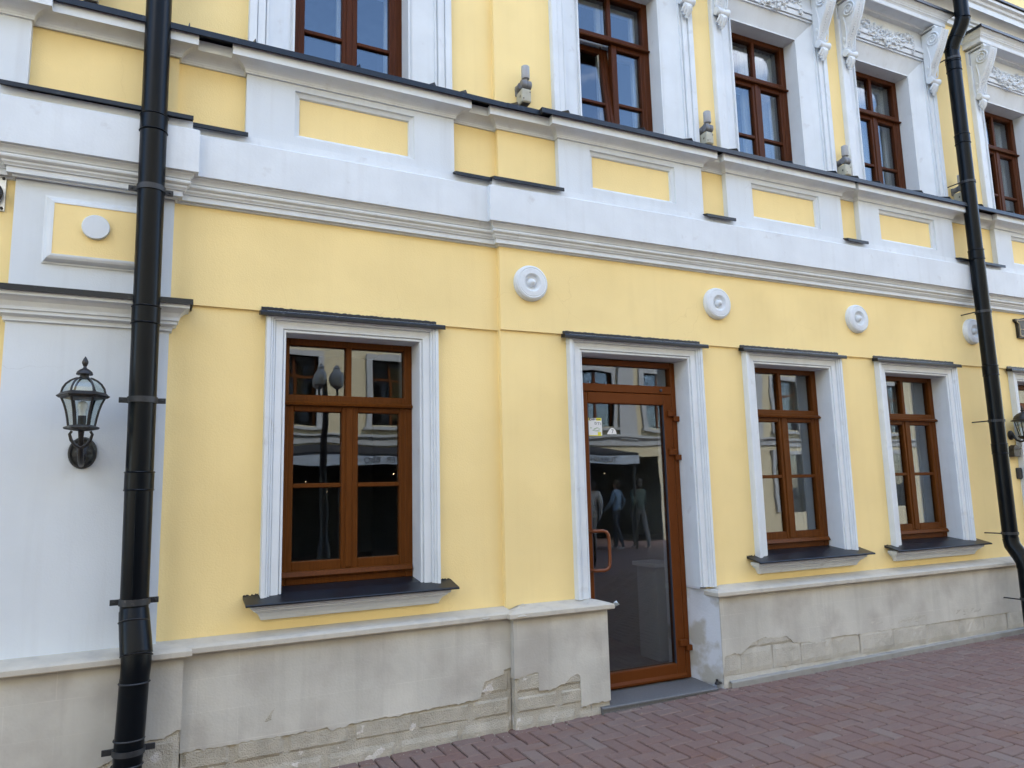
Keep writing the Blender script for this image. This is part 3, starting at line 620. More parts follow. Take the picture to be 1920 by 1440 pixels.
# ------------------------------------------------------------------ upper windows
USUR = [(0, -.26), (0, -.050), (.014, -.050), (.014, -.068), (.022, -.068), (.188, .004), (.190, .022), (.204, .022), (.205, .010), (.212, .010), (.214, .034), (.262, .038), (.263, .028), (.268, .028), (.270, .050), (.318, .052), (.322, .042), (.322, -.02)]
def console(c, xf, parent, side):
    """scrolled bracket: c = centre, side -1 left, 1 right"""
    mb = MB(xf); w = .062; z1, y0 = 6.565, -.040
    out = []
    for k in range(25):
        t = k/24; z = z1-.03-(z1-.03-6.02)*t
        o = .205*(1-t)**1.25+.030 + .018*math.sin(t*math.pi*1.6)
        out.append((o, z))
    prof = [(0, z1)] + [(.150, z1), (.205, z1-.008), (.235, z1-.030)] + out[1:] + [(.02, 6.0), (0, 6.0)]
    n = len(prof)
    mb.add([(c-w, y0-a, b) for a, b in prof]+[(c+w, y0-a, b) for a, b in prof], [tuple(range(n)), tuple(range(2*n-1, n-1, -1))]+[(k, k+1, n+k+1, n+k) for k in range(n-1)])
    # raised edge fillets and pearls on the front
    for sx in (-1, 1):
        xx = c+sx*(w-.008)
        mb.tube([(xx, y0-a-.003, b) for a, b in out], .009, 6)
    for k in range(1, 22):
        a, b = out[k]; mb.ball((c, y0-a-.002, b), .009, .009, .009)
    # volutes on the cheeks
    for sx in (-1, 1):
        sp = []
        for k in range(34):
            t = k/33; an = math.pi*.5-t*4.2*math.pi; r_ = .078*(1-.80*t)
            sp.append((c+sx*(w+.004), y0-.125-r_*math.cos(an), 6.455+r_*math.sin(an)))
        mb.tube(sp, [.011*(1-.4*k/33) for k in range(34)], 6)
        tl = [(c+sx*(w+.003), y0-.055-.02*math.sin(k/10*3.1), 6.40-.034*k) for k in range(11)]
        mb.tube(tl, [.010-.0005*k for k in range(11)], 6)
        mb.ball((c+sx*(w+.004), y0-.04, 6.16), .010, .018, .03)
        mb.ball((c+sx*(w+.004), y0-.036, 6.08), .008, .012, .02)
    # lower roll and acanthus leaf
    mb.lathe([(.004, -w-.014), (.036, -w-.012), (.040, -w-.006), (.030, -.02), (.027, 0), (.030, .02), (.040, w+.006), (.036, w+.012), (.004, w+.014)], (c, y0-.052, 6.005), 'x', 18)
    for k, (dx, dz, s) in enumerate(((-.042, -.075, .8), (.042, -.075, .8), (-.022, -.10, 1), (.022, -.10, 1), (0, -.125, 1.15))):
        mb.tube([(c+dx*.4, y0-.045, 5.985), (c+dx*.8, y0-.062, 5.985+dz*.4), (c+dx, y0-.050, 5.985+dz*.75), (c+dx*1.1, y0-.028, 5.985+dz*1.02), (c+dx*1.1, y0-.046, 5.985+dz*1.15)], [.016*s, .022*s, .019*s, .014*s, .006], 7)
    for dx in (-.05, -.025, 0, .025, .05): mb.ball((c+dx, y0-.150, z1+.012), .016, .03, .022)
    mb.box(c-w-.012, c+w+.012, y0-.17, y0+.02, z1+.020, z1+.038)
    return mb.build('console', 'trim', parent)
def garland(c, xf, parent, rnd):
    mb = MB(xf)
    def rot(): return Matrix.Rotation(rnd.uniform(0, 6.28), 3, 'Y') @ Matrix.Rotation(rnd.uniform(-.6, .6), 3, 'X')
    for k in range(230):
        t = rnd.uniform(-1, 1); sag = .115*(1-t*t); th = .024+.050*(1-t*t)
        x = c+t*.40; z = 6.505-sag+rnd.gauss(0, th*.55)
        mb.ball((x, -.030-rnd.random()*.028, z), rnd.uniform(.014, .028), .020, rnd.uniform(.010, .019), rot())
    for k in range(34):      # leaf tips along the lower and upper edge
        t = rnd.uniform(-.95, .95); sag = .135*(1-t*t); th = .03+.05*(1-t*t); sg = rnd.choice((-1, 1))
        x = c+t*.40; z = 6.505-sag+sg*th; dx = rnd.uniform(-.02, .02)
        mb.tube([(x, -.034, z), (x+dx*.5, -.056, z+sg*.014), (x+dx, -.040, z+sg*.030)], [.010, .011, .003], 5)
    for s in (-1, 1):
        for k in range(26):
            t = k/25; mb.ball((c+s*(.43+rnd.uniform(-.016, .016)), -.034-rnd.random()*.02, 6.52-.20*t+rnd.uniform(-.01, .01)), rnd.uniform(.009, .02), .013, rnd.uniform(.009, .018), rot())
        mb.lathe([(.003, .03), (.012, .028), (.02, .012), (.028, .016), (.030, 0)], (c+s*.43, -.030, 6.515), 'y', 10)
    return mb.build('garland', 'trim', parent)
def upper_window(c, xf, label, opened=False, curt=None, ornate=True):
    w = window_empty('window', xf((c, 0, 4.6))); w['label'] = label
    hw, z0, z1 = .425, 4.60, 6.09
    MB(xf).face([(c-hw, 4.53), (c-hw, z1), (c+hw, z1), (c+hw, 4.53)][::-1], USUR).build('surround', 'trim', w)
    window_joinery(w, c, hw+.004, z0+.02, z1+.008, 5.615, 5.02, .205, xf, 'wood_up', opened)
    MB(xf).plan([(c-hw-.02, 0), (c+hw+.02, 0)], [(-.28, 4.665), (.05, 4.60), (.05, 4.55), (-.28, 4.60)]).build('sill_flashing', 'flash', w)
    # second pane layer of the double window, set back
    for s in (-1, 1):
        bx = MB(xf); xa, xb = (c-hw+.05, c-.008) if s < 0 else (c+.008, c+hw-.05)
        bars(bx, xa, xb, 4.70, 5.60, .335, .375, .05, .05, .05, .05); bars(bx, xa, xb, 5.64, 6.06, .335, .375, .05, .05, .05, .05); bx.build('inner_sash', 'white_paper', w)
    if curt:
        for (a, b) in curt: curtain(w, xf, c+a, c+b, 4.6, 6.12, .41, .016, 7, rnd=rw)
    if ornate:
        fz = MB(xf); fz.box(c-.745, c+.745, -.035, .02, 6.412, 6.60); fz.box(c-.56, c+.56, -.026, .02, 6.33, 6.412); fz.build('frieze', 'trim', w)
        for s in (-1, 1): console(c+s*.660, xf, w, s)
        garland(c, xf, w, rw)
        HP = [(0, 6.60), (.06, 6.602), (.06, 6.612), (.075, 6.62), (.175, 6.622), (.178, 6.615), (.182, 6.622), (.182, 6.664), (.186, 6.668), (.190, 6.676), (.200, 6.684), (.200, 6.694), (.206, 6.70), (.212, 6.714), (.226, 6.730), (.240, 6.738), (.240, 6.752), (0, 6.77)]
        hd = MB(xf).plan([(c-.60, .02), (c-.60, -.03), (c+.60, -.03), (c+.60, .02)], HP).build('hood_cornice', 'trim', w)
        MB(xf).plan([(c-.60, .02), (c-.60, -.03), (c+.60, -.03), (c+.60, .02)], [(0, 6.86), (.255, 6.775), (.258, 6.742), (.250, 6.742), (.244, 6.756), (0, 6.775)]).build('hood_flashing', 'flash', w)
    return w
upper_window(U1C, XL, 'upper brown window above the wide window, reflecting blue sky and cloud', curt=None)
upper_window(UC[0], XR, 'upper brown window above the door with a casement tilted open', True)
upper_window(UC[1], XR, 'upper brown window second from the right downpipe', curt=[(.05, .44)])
upper_window(UC[2], XR, 'upper brown window just left of the right downpipe', curt=[(.0, .44)])
upper_window(UC[3], XR, 'upper brown window right of the right downpipe', curt=[(-.1, .44)])

# ------------------------------------------------------------------ plinth
rs = random.Random(21)
def jitter_line(pts, step, amp, rnd):
    out = []
    for (a, b) in zip(pts, pts[1:]):
        n = max(1, int(abs(b[0]-a[0])/step+abs(b[1]-a[1])/step))
        for k in range(n): t = k/n; out.append((a[0]+(b[0]-a[0])*t+rnd.gauss(0, amp*.4), a[1]+(b[1]-a[1])*t+rnd.gauss(0, amp)))
    return out+[pts[-1]]
def plinth(x0, x1, xf, edge, y=-.12, edge_amp=.004, cap=None, sm='stone', gap=.0045, groove=.014, rows=((-.12, .05), (.05, .23))):
    p = MB(xf); p.box(x0+.005, x1-.005, y+.012, .02, -.25, .698); pl = p.build('plinth', sm, bld)
    # plaster coat with a broken lower edge
    ed = jitter_line(edge, .018, edge_amp, rs)
    ed[0] = (x0, ed[0][1]); ed[-1] = (x1, ed[-1][1])
    for i in range(1, len(ed)): ed[i] = (max(ed[i][0], ed[i-1][0]+.0005), ed[i][1])
    ed = [e_ for e_ in ed if e_[0] <= x1]; ed[-1] = (x1, ed[-1][1])
    c = MB(xf); n = len(ed)
    V = [(a, y, b) for a, b in ed]+[(a, y, .70) for a, b in ed]+[(a, y+.013, b-.002) for a, b in ed]
    c.add(V, [(k, k+1, n+k+1, n+k) for k in range(n-1)]+[(k+1, k, 2*n+k, 2*n+k+1) for k in range(n-1)])
    for xx, k in ((x0, 0), (x1, n-1)): c.quad((xx, y, ed[k][1]), (xx, y+.14, ed[k][1]), (xx, y+.14, .70), (xx, y, .70))
    c.build('plaster_coat', 'plaster', pl)
    for r_i, (za, zb) in enumerate(rows):
        x = x0+.002; first = True
        while x < x1-.02:
            w_ = rs.uniform(.30, .47) if not first else rs.uniform(.15, .4); first = False
            xe = min(x+w_, x1-.002)
            if x1-xe < .10: xe = x1-.002
            g_ = gap; yy = y+.003+rs.uniform(-.003, .004)
            b = MB(xf); nx = max(3, int((xe-x)/.03)); nz = 5; b0 = len(b.v); V = []
            for i in range(nx+1):
                for j in range(nz+1):
                    ex = i in (0, nx) or j in (0, nz)
                    V.append((x+g_+(xe-x-2*g_)*i/nx+(0 if not ex else rs.gauss(0, .0012)), yy+(groove if ex else rs.gauss(0, .0009)), za+g_+(zb-za-2*g_)*j/nz+(0 if not ex else rs.gauss(0, .0015))))
            b.add(V, [(i*(nz+1)+j, (i+1)*(nz+1)+j, (i+1)*(nz+1)+j+1, i*(nz+1)+j+1) for i in range(nx) for j in range(nz)])
            b.build('stone_block', sm, pl); x = xe
    return pl
def capstones(path, xf, splits):
    CP = [(-.12, .7815), (.010, .752), (.036, .742), (.041, .738), (.042, .712), (.038, .706), (-.06, .705)]
    P = path
    MB(xf).plan(P, CP).build('plinth_cap', 'stonecap', bld)
# left pilaster plinth, left part, piece beside the door, right part
plinth(XA, .147, XL, [(XA, .12), (-.62, .13), (-.35, .15), (-.2, .20), (-.1, .27), (.06, .285), (.1, .30), (.147, .31)], y=-.185, edge_amp=.006, rows=((-.25, .06), (.06, .30)))
plinth(.1475, XH-.005, XL, [(.1475, .165), (.70, .168), (.98, .172), (1.00, .155), (1.08, .160), (1.12, .172), (1.55, .178), (1.70, .185), (1.86, .182), (1.90, .19), (2.02, .195), (2.06, .30), (2.20, .33), (2.21, .36), (XH-.005, .365)], rows=((-.25, .045), (.045, .19), (.19, .385)))
plinth(XH-.004, 3.043, XR, [(XH-.004, .30), (2.45, .325), (2.452, .20), (2.52, .195), (2.60, .205), (2.66, .22), (2.72, .26), (2.76, .275), (2.79, .265), (2.792, .04), (2.86, .05), (3.043, .055)], rows=((-.25, .055), (.055, .19), (.19, .34)))
plinth(4.108, 8.61, XR, [(4.108, .10), (4.13, .24), (4.22, .25), (4.30, .24), (4.36, .275), (4.42, .31), (4.55, .345), (4.62, .33), (4.72, .325), (4.80, .33), (4.88, .265), (5.05, .255), (5.15, .235), (5.25, .26), (5.6, .262), (5.62, .255), (6.4, .258), (6.42, .25), (7.2, .252), (8.0, .245), (8.61, .24)], edge_amp=.0025, sm='stone_pale', gap=.0016, groove=.005, rows=((-.2, .085), (.085, .275), (.275, .36)))
plinth(9.68, XB, XR, [(9.68, .2), (XB, .2)], rows=())
MB(XL).plan([(XA, -.185), (.147, -.185), (.147, -.12), (XH+.0, -.12)], [(-.20, .7815), (.010, .752), (.036, .742), (.041, .738), (.042, .712), (.038, .706), (-.06, .705)]).build('plinth_cap', 'stonecap', bld)
CP = [(-.14, .7815), (.010, .752), (.036, .742), (.041, .738), (.042, .712), (.038, .706), (-.08, .705)]
MB(XR).plan([(XH-.006, -.05), (XH-.006, -.12), (3.043, -.12), (3.043, .05)], CP).build('plinth_cap', 'stonecap', bld)
MB(XR).plan([(4.108, .05), (4.108, -.12), (8.61, -.12), (8.61, .05)], CP).build('plinth_cap', 'stonecap', bld)
MB(XR).plan([(9.68, .05), (9.68, -.12), (XB, -.12)], CP).build('plinth_cap', 'stonecap', bld)
mb = MB(); n = 40
P = [(4.16+(8.58-4.16)*k/n) for k in range(n+1)]
V = []
for x in P:
    g_ = ground_z(x); j = rs.gauss(0, .002)
    V += [(x, -.110, g_+.052+j), (x, -.138+j, g_+.048+j), (x, -.146+j, g_+.040), (x, -.147, g_-.03)]
mb.add(V, [(k*4+i, (k+1)*4+i, (k+1)*4+i+1, k*4+i+1) for k in range(n) for i in range(3)]); mb.build('base_strip', 'kerb', bld)

# ------------------------------------------------------------------ downpipes
def clampring(mb, c, r_, h, seg=24, dirv=(0, 0, 1)):
    d = Vector(dirv).normalized(); mb.tube([Vector(c)-d*h/2, Vector(c)+d*h/2], r_, seg)
dp = empty('downpipe', XL((-.13, -.2, 0)), 'dark downpipe on the white pilaster, kicking out over the plinth', 'downpipe', 'dark painted rainwater downpipes')
PR = .0745
axis = [(-.142, -.205, 5.6), (-.135, -.205, 3.9), (-.128, -.205, 2.65), (-.122, -.205, 1.70), (-.117, -.205, .98)]
def seg_pipe(parent, a, b, r0, r1, xf, name='pipe_section'):
    mb = MB(xf); A, B_ = Vector(a), Vector(b); mb.tube([A+(B_-A)*t for t in (0, .02, .98, 1)], [r0, r0, r1, r1], 32, caps=True)
    return mb.build(name, 'pipe', parent)
def at_z(z):
    for (a, b) in zip(axis, axis[1:]):
        if b[2] <= z <= a[2]: t = (z-a[2])/(b[2]-a[2]); return tuple(a[i]+(b[i]-a[i])*t for i in range(3))
breaks = [5.6, 3.86, 2.665, 1.70, .955]
for k in range(4): seg_pipe(dp, at_z(breaks[k]) if k else axis[0], at_z(max(breaks[k+1], .98)), PR, PR-.0015, XL)
for z in (3.86, 2.665, 1.70):     # couplings: a wider sleeve with two rolled beads
    c = at_z(z); mb = MB(XL); mb.tube([(c[0], c[1], z-.050), (c[0], c[1], z+.050)], PR+.0028, 32)
    for dz in (-.050, .050): mb.tube([(c[0], c[1], z+dz-.005), (c[0], c[1], z+dz), (c[0], c[1], z+dz+.005)], [PR+.003, PR+.007, PR+.003], 32)
    mb.build('coupling', 'pipe', dp)
for z in (3.445, 2.165, 1.035):
    c = at_z(z); mb = MB(XL); mb.tube([(c[0], c[1], z-.017), (c[0], c[1], z+.017)], PR+.006, 32)
    for s in (-1, 1): mb.bbox(c[0]+s*(PR+.022)-.026, c[0]+s*(PR+.022)+.026, c[1]+.012, c[1]+.020, z-.016, z+.016, .002)
    for s in (-1, 1): mb.lathe([(.007, 0), (.007, .005), (.004, .007)], (c[0]+s*(PR+.030), c[1]+.012, z), 'y', 8)
    mb.box(c[0]-.018, c[0]+.018, c[1]+.05, -.03, z-.012, z+.012)
    mb.build('clamp', 'clamp', dp)
mb = MB(XL); mb.tube([(-.113-.02, -.205-PR-.0, 1.66), (-.108-.02, -.205-PR, 1.04)], .004, 6); mb.build('seam', 'pipe', dp)
E1 = [(-.117, -.205, .985), (-.114, -.222, .945), (-.104, -.262, .845), (-.096, -.292, .765)]
mb = MB(XL); mb.tube(E1, [PR+.002, PR+.0035, PR+.006, PR+.007], 32); mb.build('elbow', 'pipe', dp)
E2 = [(-.097, -.288, .775), (-.095, -.300, .72), (-.098, -.302, .66), (-.101, -.300, .60)]
mb = MB(XL); mb.tube(E2, [PR+.002, PR+.001, PR-.001, PR-.002], 32); mb.build('elbow', 'pipe', dp)
seg_pipe(dp, (-.100, -.300, .645), (-.113, -.298, .24), PR-.001, PR-.001, XL); seg_pipe(dp, (-.113, -.298, .25), (-.123, -.298, -.06), PR-.003, PR-.003, XL)
for (c, t_) in (((-.1145, -.234, .928), .007), ((-.0955, -.295, .758), .009), ((-.100, -.300, .622), .006), ((-.1125, -.298, .335), .005), ((-.117, -.298, .205), .006)):
    mb = MB(XL); x, y, z = c; tl = -.35 if z > .7 else -.04
    mb.tube([(x, y+.004*tl, z-.004), (x, y, z), (x, y-.004*tl, z+.004)], [PR+.003, PR+t_, PR+.003], 32); mb.build('rolled_edge', 'clamp', dp)
mb = MB(XL); z = .275; c = (-.112, -.298)
mb.tube([(c[0], c[1], z-.014), (c[0], c[1], z+.014)], PR+.006, 32)
for s in (-1, 1): mb.bbox(c[0]+s*(PR+.024)-.030, c[0]+s*(PR+.024)+.030, c[1]+.02, c[1]+.028, z-.016, z+.016, .002)
mb.box(c[0]-.018, c[0]+.018, c[1]+.05, -.17, z-.012, z+.012); mb.build('clamp', 'clamp', dp)

dp2 = empty('downpipe', (7.86, -.2, 0), 'dark downpipe held off the wall by thin rods at the right of the picture', 'downpipe', 'dark painted rainwater downpipes')
px, py = 7.838, -.205; PR = .0725
ax2 = [(px-.005, py, 6.36), (px, py, 4.0), (px+.01, py, 2.4), (px+.012, py, .985)]
def at2(z):
    for (a, b) in zip(ax2, ax2[1:]):
        if b[2] <= z <= a[2]: t = (z-a[2])/(b[2]-a[2]); return tuple(a[i]+(b[i]-a[i])*t for i in range(3))
bk = [6.36, 6.16, 5.30, 3.98, 2.72, 1.90, .985]
for a, b in zip(bk, bk[1:]): seg_pipe(dp2, at2(a), at2(b), PR, PR-.0015, XR)
for z in (6.16, 5.30, 3.98, 2.72, 1.90):
    c = at2(z); mb = MB(); mb.tube([(c[0], c[1], z-.05), (c[0], c[1], z+.05)], PR+.0028, 32)
    for dz in (-.05, .05): mb.tube([(c[0], c[1], z+dz-.005), (c[0], c[1], z+dz), (c[0], c[1], z+dz+.005)], [PR+.003, PR+.007, PR+.003], 32)
    mb.build('coupling', 'pipe', dp2)
for z in (6.25, 4.80, 3.352, 2.19, 1.04):
    c = at2(z); mb = MB(); mb.tube([(c[0], c[1], z-.013), (c[0], c[1], z+.013)], PR+.006, 32)
    mb.box(c[0]-PR-.022, c[0]-PR+.004, c[1]-.004, c[1]+.004, z-.014, z+.014); mb.tube([(c[0]-PR-.012, c[1], z), (c[0]-PR-.012, .03, z)], .0065, 8); mb.build('bracket_rod', 'clamp', dp2)
mb = MB(); mb.tube([(px-.006, py, 6.35), (px-.004, py-.015, 6.42), (px+.004, py-.13, 6.60), (px+.006, py-.15, 6.66)], [PR+.003, PR+.004, PR+.006, PR+.007], 32); mb.build('elbow', 'pipe', dp2)
seg_pipe(dp2, (px+.006, py-.150, 6.62), (px+.010, py-.150, 9.0), PR, PR, XR)
for (c, n_) in (((px+.006, py-.150, 6.655), 0), ((px-.001, py-.06, 6.49), 1), ((px-.005, py, 6.37), 0)):
    mb = MB(); d_ = Vector((0, -.5, 1)).normalized() if n_ else Vector((0, 0, 1)); c = Vector(c); mb.tube([c-d_*.006, c, c+d_*.006], [PR+.003, PR+.009, PR+.003], 32); mb.build('rolled_edge', 'pipe', dp2)
E3 = [(px+.012, py, .99), (px+.012, py-.01, .92), (px+.013, py-.075, .82), (px+.013, py-.105, .76), (px+.013, py-.11, .70)]
mb = MB(); mb.tube(E3, [PR+.002, PR+.003, PR+.004, PR+.003, PR+.002], 32); mb.build('elbow', 'pipe', dp2)
seg_pipe(dp2, (px+.013, py-.11, .72), (px+.012, py-.11, .02), PR-.002, PR-.002, XR)
mb = MB(); c = (px+.012, py-.11); z = .40; mb.tube([(c[0], c[1], z-.013), (c[0], c[1], z+.013)], PR+.005, 32); mb.tube([(c[0]-PR-.012, c[1], z), (c[0]-PR-.012, -.10, z)], .0065, 8); mb.box(c[0]-PR-.022, c[0]-PR+.004, c[1]-.004, c[1]+.004, z-.014, z+.014); mb.build('bracket_rod', 'clamp', dp2)

# ------------------------------------------------------------------ wall lanterns
def lantern_left():
    s0, yc, zb = -.418, -.285, 1.985
    t = empty('wall_lantern', XL((s0, -.06, 1.78)), 'aged black lantern with curved clear panes on the white pilaster', 'lantern')
    MB(XL).add([], [])
    pl = MB(XL)
    def oval(mb, prof, cx_, cz_, ky=1.25, seg=40):
        V = [(cx_+r_*math.cos(2*math.pi*k/seg), -.06-h, cz_+r_*ky*math.sin(2*math.pi*k/seg)) for (r_, h) in prof for k in range(seg)]
        n = len(prof); mb.add(V, [(i*seg+k, i*seg+(k+1) % seg, (i+1)*seg+(k+1) % seg, (i+1)*seg+k) for i in range(n-1) for k in range(seg)]+[tuple(range((n-1)*seg, n*seg))], True)
    oval(pl, [(.072, 0), (.073, .012), (.069, .020), (.062, .022), (.056, .016), (.050, .013), (.02, .02), (.004, .024)], s0, 1.868)
    for k in range(40):
        w = 2*math.pi*k/40; pl.ball((s0+.066*math.cos(w), -.082, 1.868+.066*1.25*math.sin(w)), .004, .003, .004)
    pl.build('wall_plate', 'verdigris', t)
    arm = MB(XL)
    arm.tube([(s0, -.08, 1.815), (s0, -.125, 1.800), (s0, -.185, 1.815), (s0, -.235, 1.855), (s0, -.262, 1.905), (s0, -.278, 1.945), (s0, yc, zb-.01)], [.012, .016, .017, .015, .014, .013, .016], 10)
    for sx in (-1, 1):
        arm.tube([(s0, -.262, 1.885), (s0+sx*.026, -.27, 1.90), (s0+sx*.046, -.278, 1.928), (s0+sx*.054, yc, 1.958), (s0+sx*.044, yc, 1.975)], [.010, .010, .009, .008, .007], 8)
        arm.tube([(s0+sx*.020, -.10, 1.90), (s0+sx*.014, -.13, 1.86), (s0, -.16, 1.825)], [.012, .010, .008], 8)
    arm.ball((s0, -.10, 1.845), .022, .03, .045, sub=2); arm.build('arm', 'iron', t)
    hexa = lambda r_, z, a0=0: [(s0+r_*math.cos(math.pi/3*k+a0), yc+r_*math.sin(math.pi/3*k+a0), z) for k in range(6)]
    a0 = 0.0
    base = MB(XL); base.lathe([(.052, -.006), (.082, 0), (.088, .006), (.086, .012), (.070, .018), (.064, .022), (.0, .023)], (s0, yc, zb), 'z', 6, False, a0); base.build('base_collar', 'verdigris', t)
    body = [(.064, .020), (.070, .06), (.078, .10), (.090, .14), (.104, .172)]
    fr = MB(XL)
    for k in range(6):
        w = math.pi/3*k+a0; fr.tube([(s0+r_*math.cos(w), yc+r_*math.sin(w), zb+h) for r_, h in body], .0058, 6)
    rim = [(.100, .168), (.118, .172), (.128, .180), (.131, .184), (.120, .192), (.112, .200), (.104, .204)]
    fr.lathe(rim, (s0, yc, zb), 'z', 6, False, a0)
    dome = [(.106, .202), (.100, .226), (.086, .250), (.066, .268), (.044, .280), (.030, .284)]
    for k in range(6):
        w = math.pi/3*k+a0; fr.tube([(s0+r_*math.cos(w), yc+r_*math.sin(w), zb+h) for r_, h in dome], .0055, 6)
    fr.build('frame', 'iron', t)
    for (prof) in (body, dome):
        for k in range(6):
            w0, w1 = math.pi/3*k+a0, math.pi/3*(k+1)+a0; V = []
            for r_, h in prof:
                r2 = r_*.985
                V += [(s0+r2*math.cos(w0), yc+r2*math.sin(w0), zb+h), (s0+r2*math.cos(w1), yc+r2*math.sin(w1), zb+h)]
            MB(XL).add(V, [(2*i, 2*i+1, 2*i+3, 2*i+2) for i in range(len(prof)-1)]).build('pane', 'glass_lantern', t)
    cap = MB(XL); cap.lathe([(.026, .280), (.024, .284), (.021, .296), (.021, .302), (.040, .302), (.042, .306), (.038, .318), (.026, .330), (.014, .337), (.009, .342), (.008, .350), (.011, .354), (.013, .360), (.016, .368), (.016, .376), (.011, .388), (.005, .400), (.001, .406)], (s0, yc, zb), 'z', 24); cap.build('finial', 'iron', t)
    b = MB(XL); b.lathe([(.020, .02), (.020, .075)], (s0, yc, zb), 'z', 16); b.build('socket', 'iron', t)
    b = MB(XL); b.lathe([(.018, .075), (.018, .105), (.024, .118), (.026, .130), (.022, .146), (.010, .154), (.001, .156)], (s0, yc, zb), 'z', 16); b.build('bulb', 'bulb', t)
lantern_left()
def lantern_right():
    cx_, cy_, zb = 8.40, -.155, 2.01
    t = empty('wall_lantern', (8.40, 0, 1.95), 'small black lantern with a domed hood hanging beside the right downpipe', 'lantern')
    p = MB(); p.lathe([(.050, 0), (.052, .010), (.044, .018), (.026, .026), (.004, .028)], (cx_, 0, 2.06), 'y', 24); p.build('wall_plate', 'iron', t)
    a = MB(); a.tube([(cx_, -.02, 2.085), (cx_, -.035, 2.05), (cx_, -.06, 2.005), (cx_, -.10, 1.985), (cx_, cy_, 1.99), (cx_, cy_, 2.005)], [.014, .014, .012, .011, .011, .012], 10)
    a.lathe([(.001, -.070), (.010, -.062), (.012, -.050), (.006, -.040), (.012, -.034), (.014, -.026), (.012, -.016), (.03, -.005), (.06, .02), (.068, .026), (.066, .034)], (cx_, cy_, zb), 'z', 24); a.build('arm', 'iron', t)
    body = [(.052, .030), (.086, .195)]; fr = MB()
    for k in range(6):
        w = math.pi/3*k+.26; fr.tube([(cx_+r_*math.cos(w), cy_+r_*math.sin(w), zb+h) for r_, h in body], .0055, 6)
    fr.build('frame', 'iron', t)
    for k in range(6):
        w0, w1 = math.pi/3*k+.26, math.pi/3*(k+1)+.26
        MB().add([(cx_+r_*.98*math.cos(w), cy_+r_*.98*math.sin(w), zb+h) for r_, h in body for w in (w0, w1)], [(0, 1, 3, 2)]).build('pane', 'glass_lantern', t)
    h = MB(); h.lathe([(.086, .190), (.116, .196), (.118, .202), (.096, .212), (.092, .226), (.078, .250), (.054, .272), (.030, .284), (.014, .290), (.010, .298), (.018, .306), (.019, .310), (.008, .318), (.010, .328), (.009, .338), (.004, .356), (.001, .362)], (cx_, cy_, zb), 'z', 24); h.build('hood', 'iron', t)
    b = MB(); b.lathe([(.018, .035), (.018, .08)], (cx_, cy_, zb), 'z', 16); b.build('socket', 'iron', t)
    b = MB(); b.lathe([(.022, .08), (.022, .12), (.034, .13), (.036, .15), (.028, .178), (.002, .184)], (cx_, cy_, zb), 'z', 18); b.build('bulb', 'bulb', t)
lantern_right()

# ------------------------------------------------------------------ spotlights standing on the cornice
def spot(x, y, xf, label):
    xf0 = xf; xf = lambda p: xf0((x+(p[0]-x)*.84, y+(p[1]-y)*.84, p[2]))
    t = empty('spotlight', xf((x, y, 4.60)), label, 'spotlight', 'grey spotlights on the cornice ledge')
    zb = 4.628
    b = MB(xf); b.bbox(x-.048, x+.048, y-.045, y+.075, zb, zb+.115, .008); b.box(x-.040, x+.040, y-.048, y-.044, zb+.012, zb+.10); b.build('junction_box', 'cream', t)
    b = MB(xf)
    for (dx, dz) in ((-.034, .028), (.034, .088)): b.lathe([(.006, 0), (.006, .003)], (x+dx, y-.047, zb+dz), 'y', 8)
    b.lathe([(.011, 0), (.011, .006)], (x-.048, y+.0, zb+.06), 'x', 10); b.build('screw', 'clamp', t)
    a = MB(xf); a.tube([(x-.03, y+.09, zb+.150), (x-.03, y+.02, zb+.160)], .030, 14); a.bbox(x-.052, x-.008, y+.07, y+.115, zb+.10, zb+.185, .006); a.build('mount', 'grey_dark', t)
    j = MB(xf); j.lathe([(.001, -.050), (.034, -.050), (.037, -.046), (.037, -.004), (.034, 0), (.037, .004), (.037, .046), (.034, .050), (.001, .050)], (x+.012, y-.005, zb+.165), 'x', 20); j.build('joint', 'grey_dark', t)
    n = MB(xf); n.tube([(x+.012, y-.005, zb+.19), (x+.012, y-.005, zb+.225)], .016, 12); n.build('neck', 'grey', t)
    h = MB(xf); h.lathe([(.001, .215), (.037, .215), (.040, .219), (.040, .318), (.037, .321), (.034, .318), (.034, .306), (.001, .306)], (x+.012, y-.005, zb), 'z', 24); h.build('head', 'grey', t)
spot(2.492, -.085, XR, 'grey spotlight on the ledge left of the open upper window')
spot(4.330, -.085, XR, 'grey spotlight between the open upper window and the next')
spot(6.085, -.085, XR, 'grey spotlight on the ledge, third of the row')
spot(7.90, -.085, XR, 'grey spotlight half hidden behind the right downpipe')
spot(-.515, -.10, XL, 'grey spotlight at the top left edge beside the left downpipe')

# ------------------------------------------------------------------ small wall fittings
t = empty('anchor_plate', XL((-.95, -.02, 3.25)), 'square steel wire-anchor plate with bolts at the left edge', 'anchor plate')
MB(XL).bbox(-1.075, -.880, -.030, -.0185, 3.255, 3.465, .002).build('plate', 'steel', t)
for (a, b) in ((-.895, 3.45), (-.895, 3.27), (-1.06, 3.45), (-1.06, 3.27)): MB(XL).lathe([(.009, 0), (.009, .007), (.005, .010)], (a, -.030, b), 'y', 6, False).build('bolt', 'iron', t)
mb = MB(XL); mb.tube([(-.96+.055*math.cos(w), -.06, 3.35+.055*math.sin(w)) for w in [k*2*math.pi/24 for k in range(25)]], .017, 10); mb.build('ring', 'iron', t)
MB(XL).lathe([(.03, 0), (.028, .03), (.02, .036)], (-.96, -.03, 3.35), 'y', 16).build('ring_mount', 'iron', t)

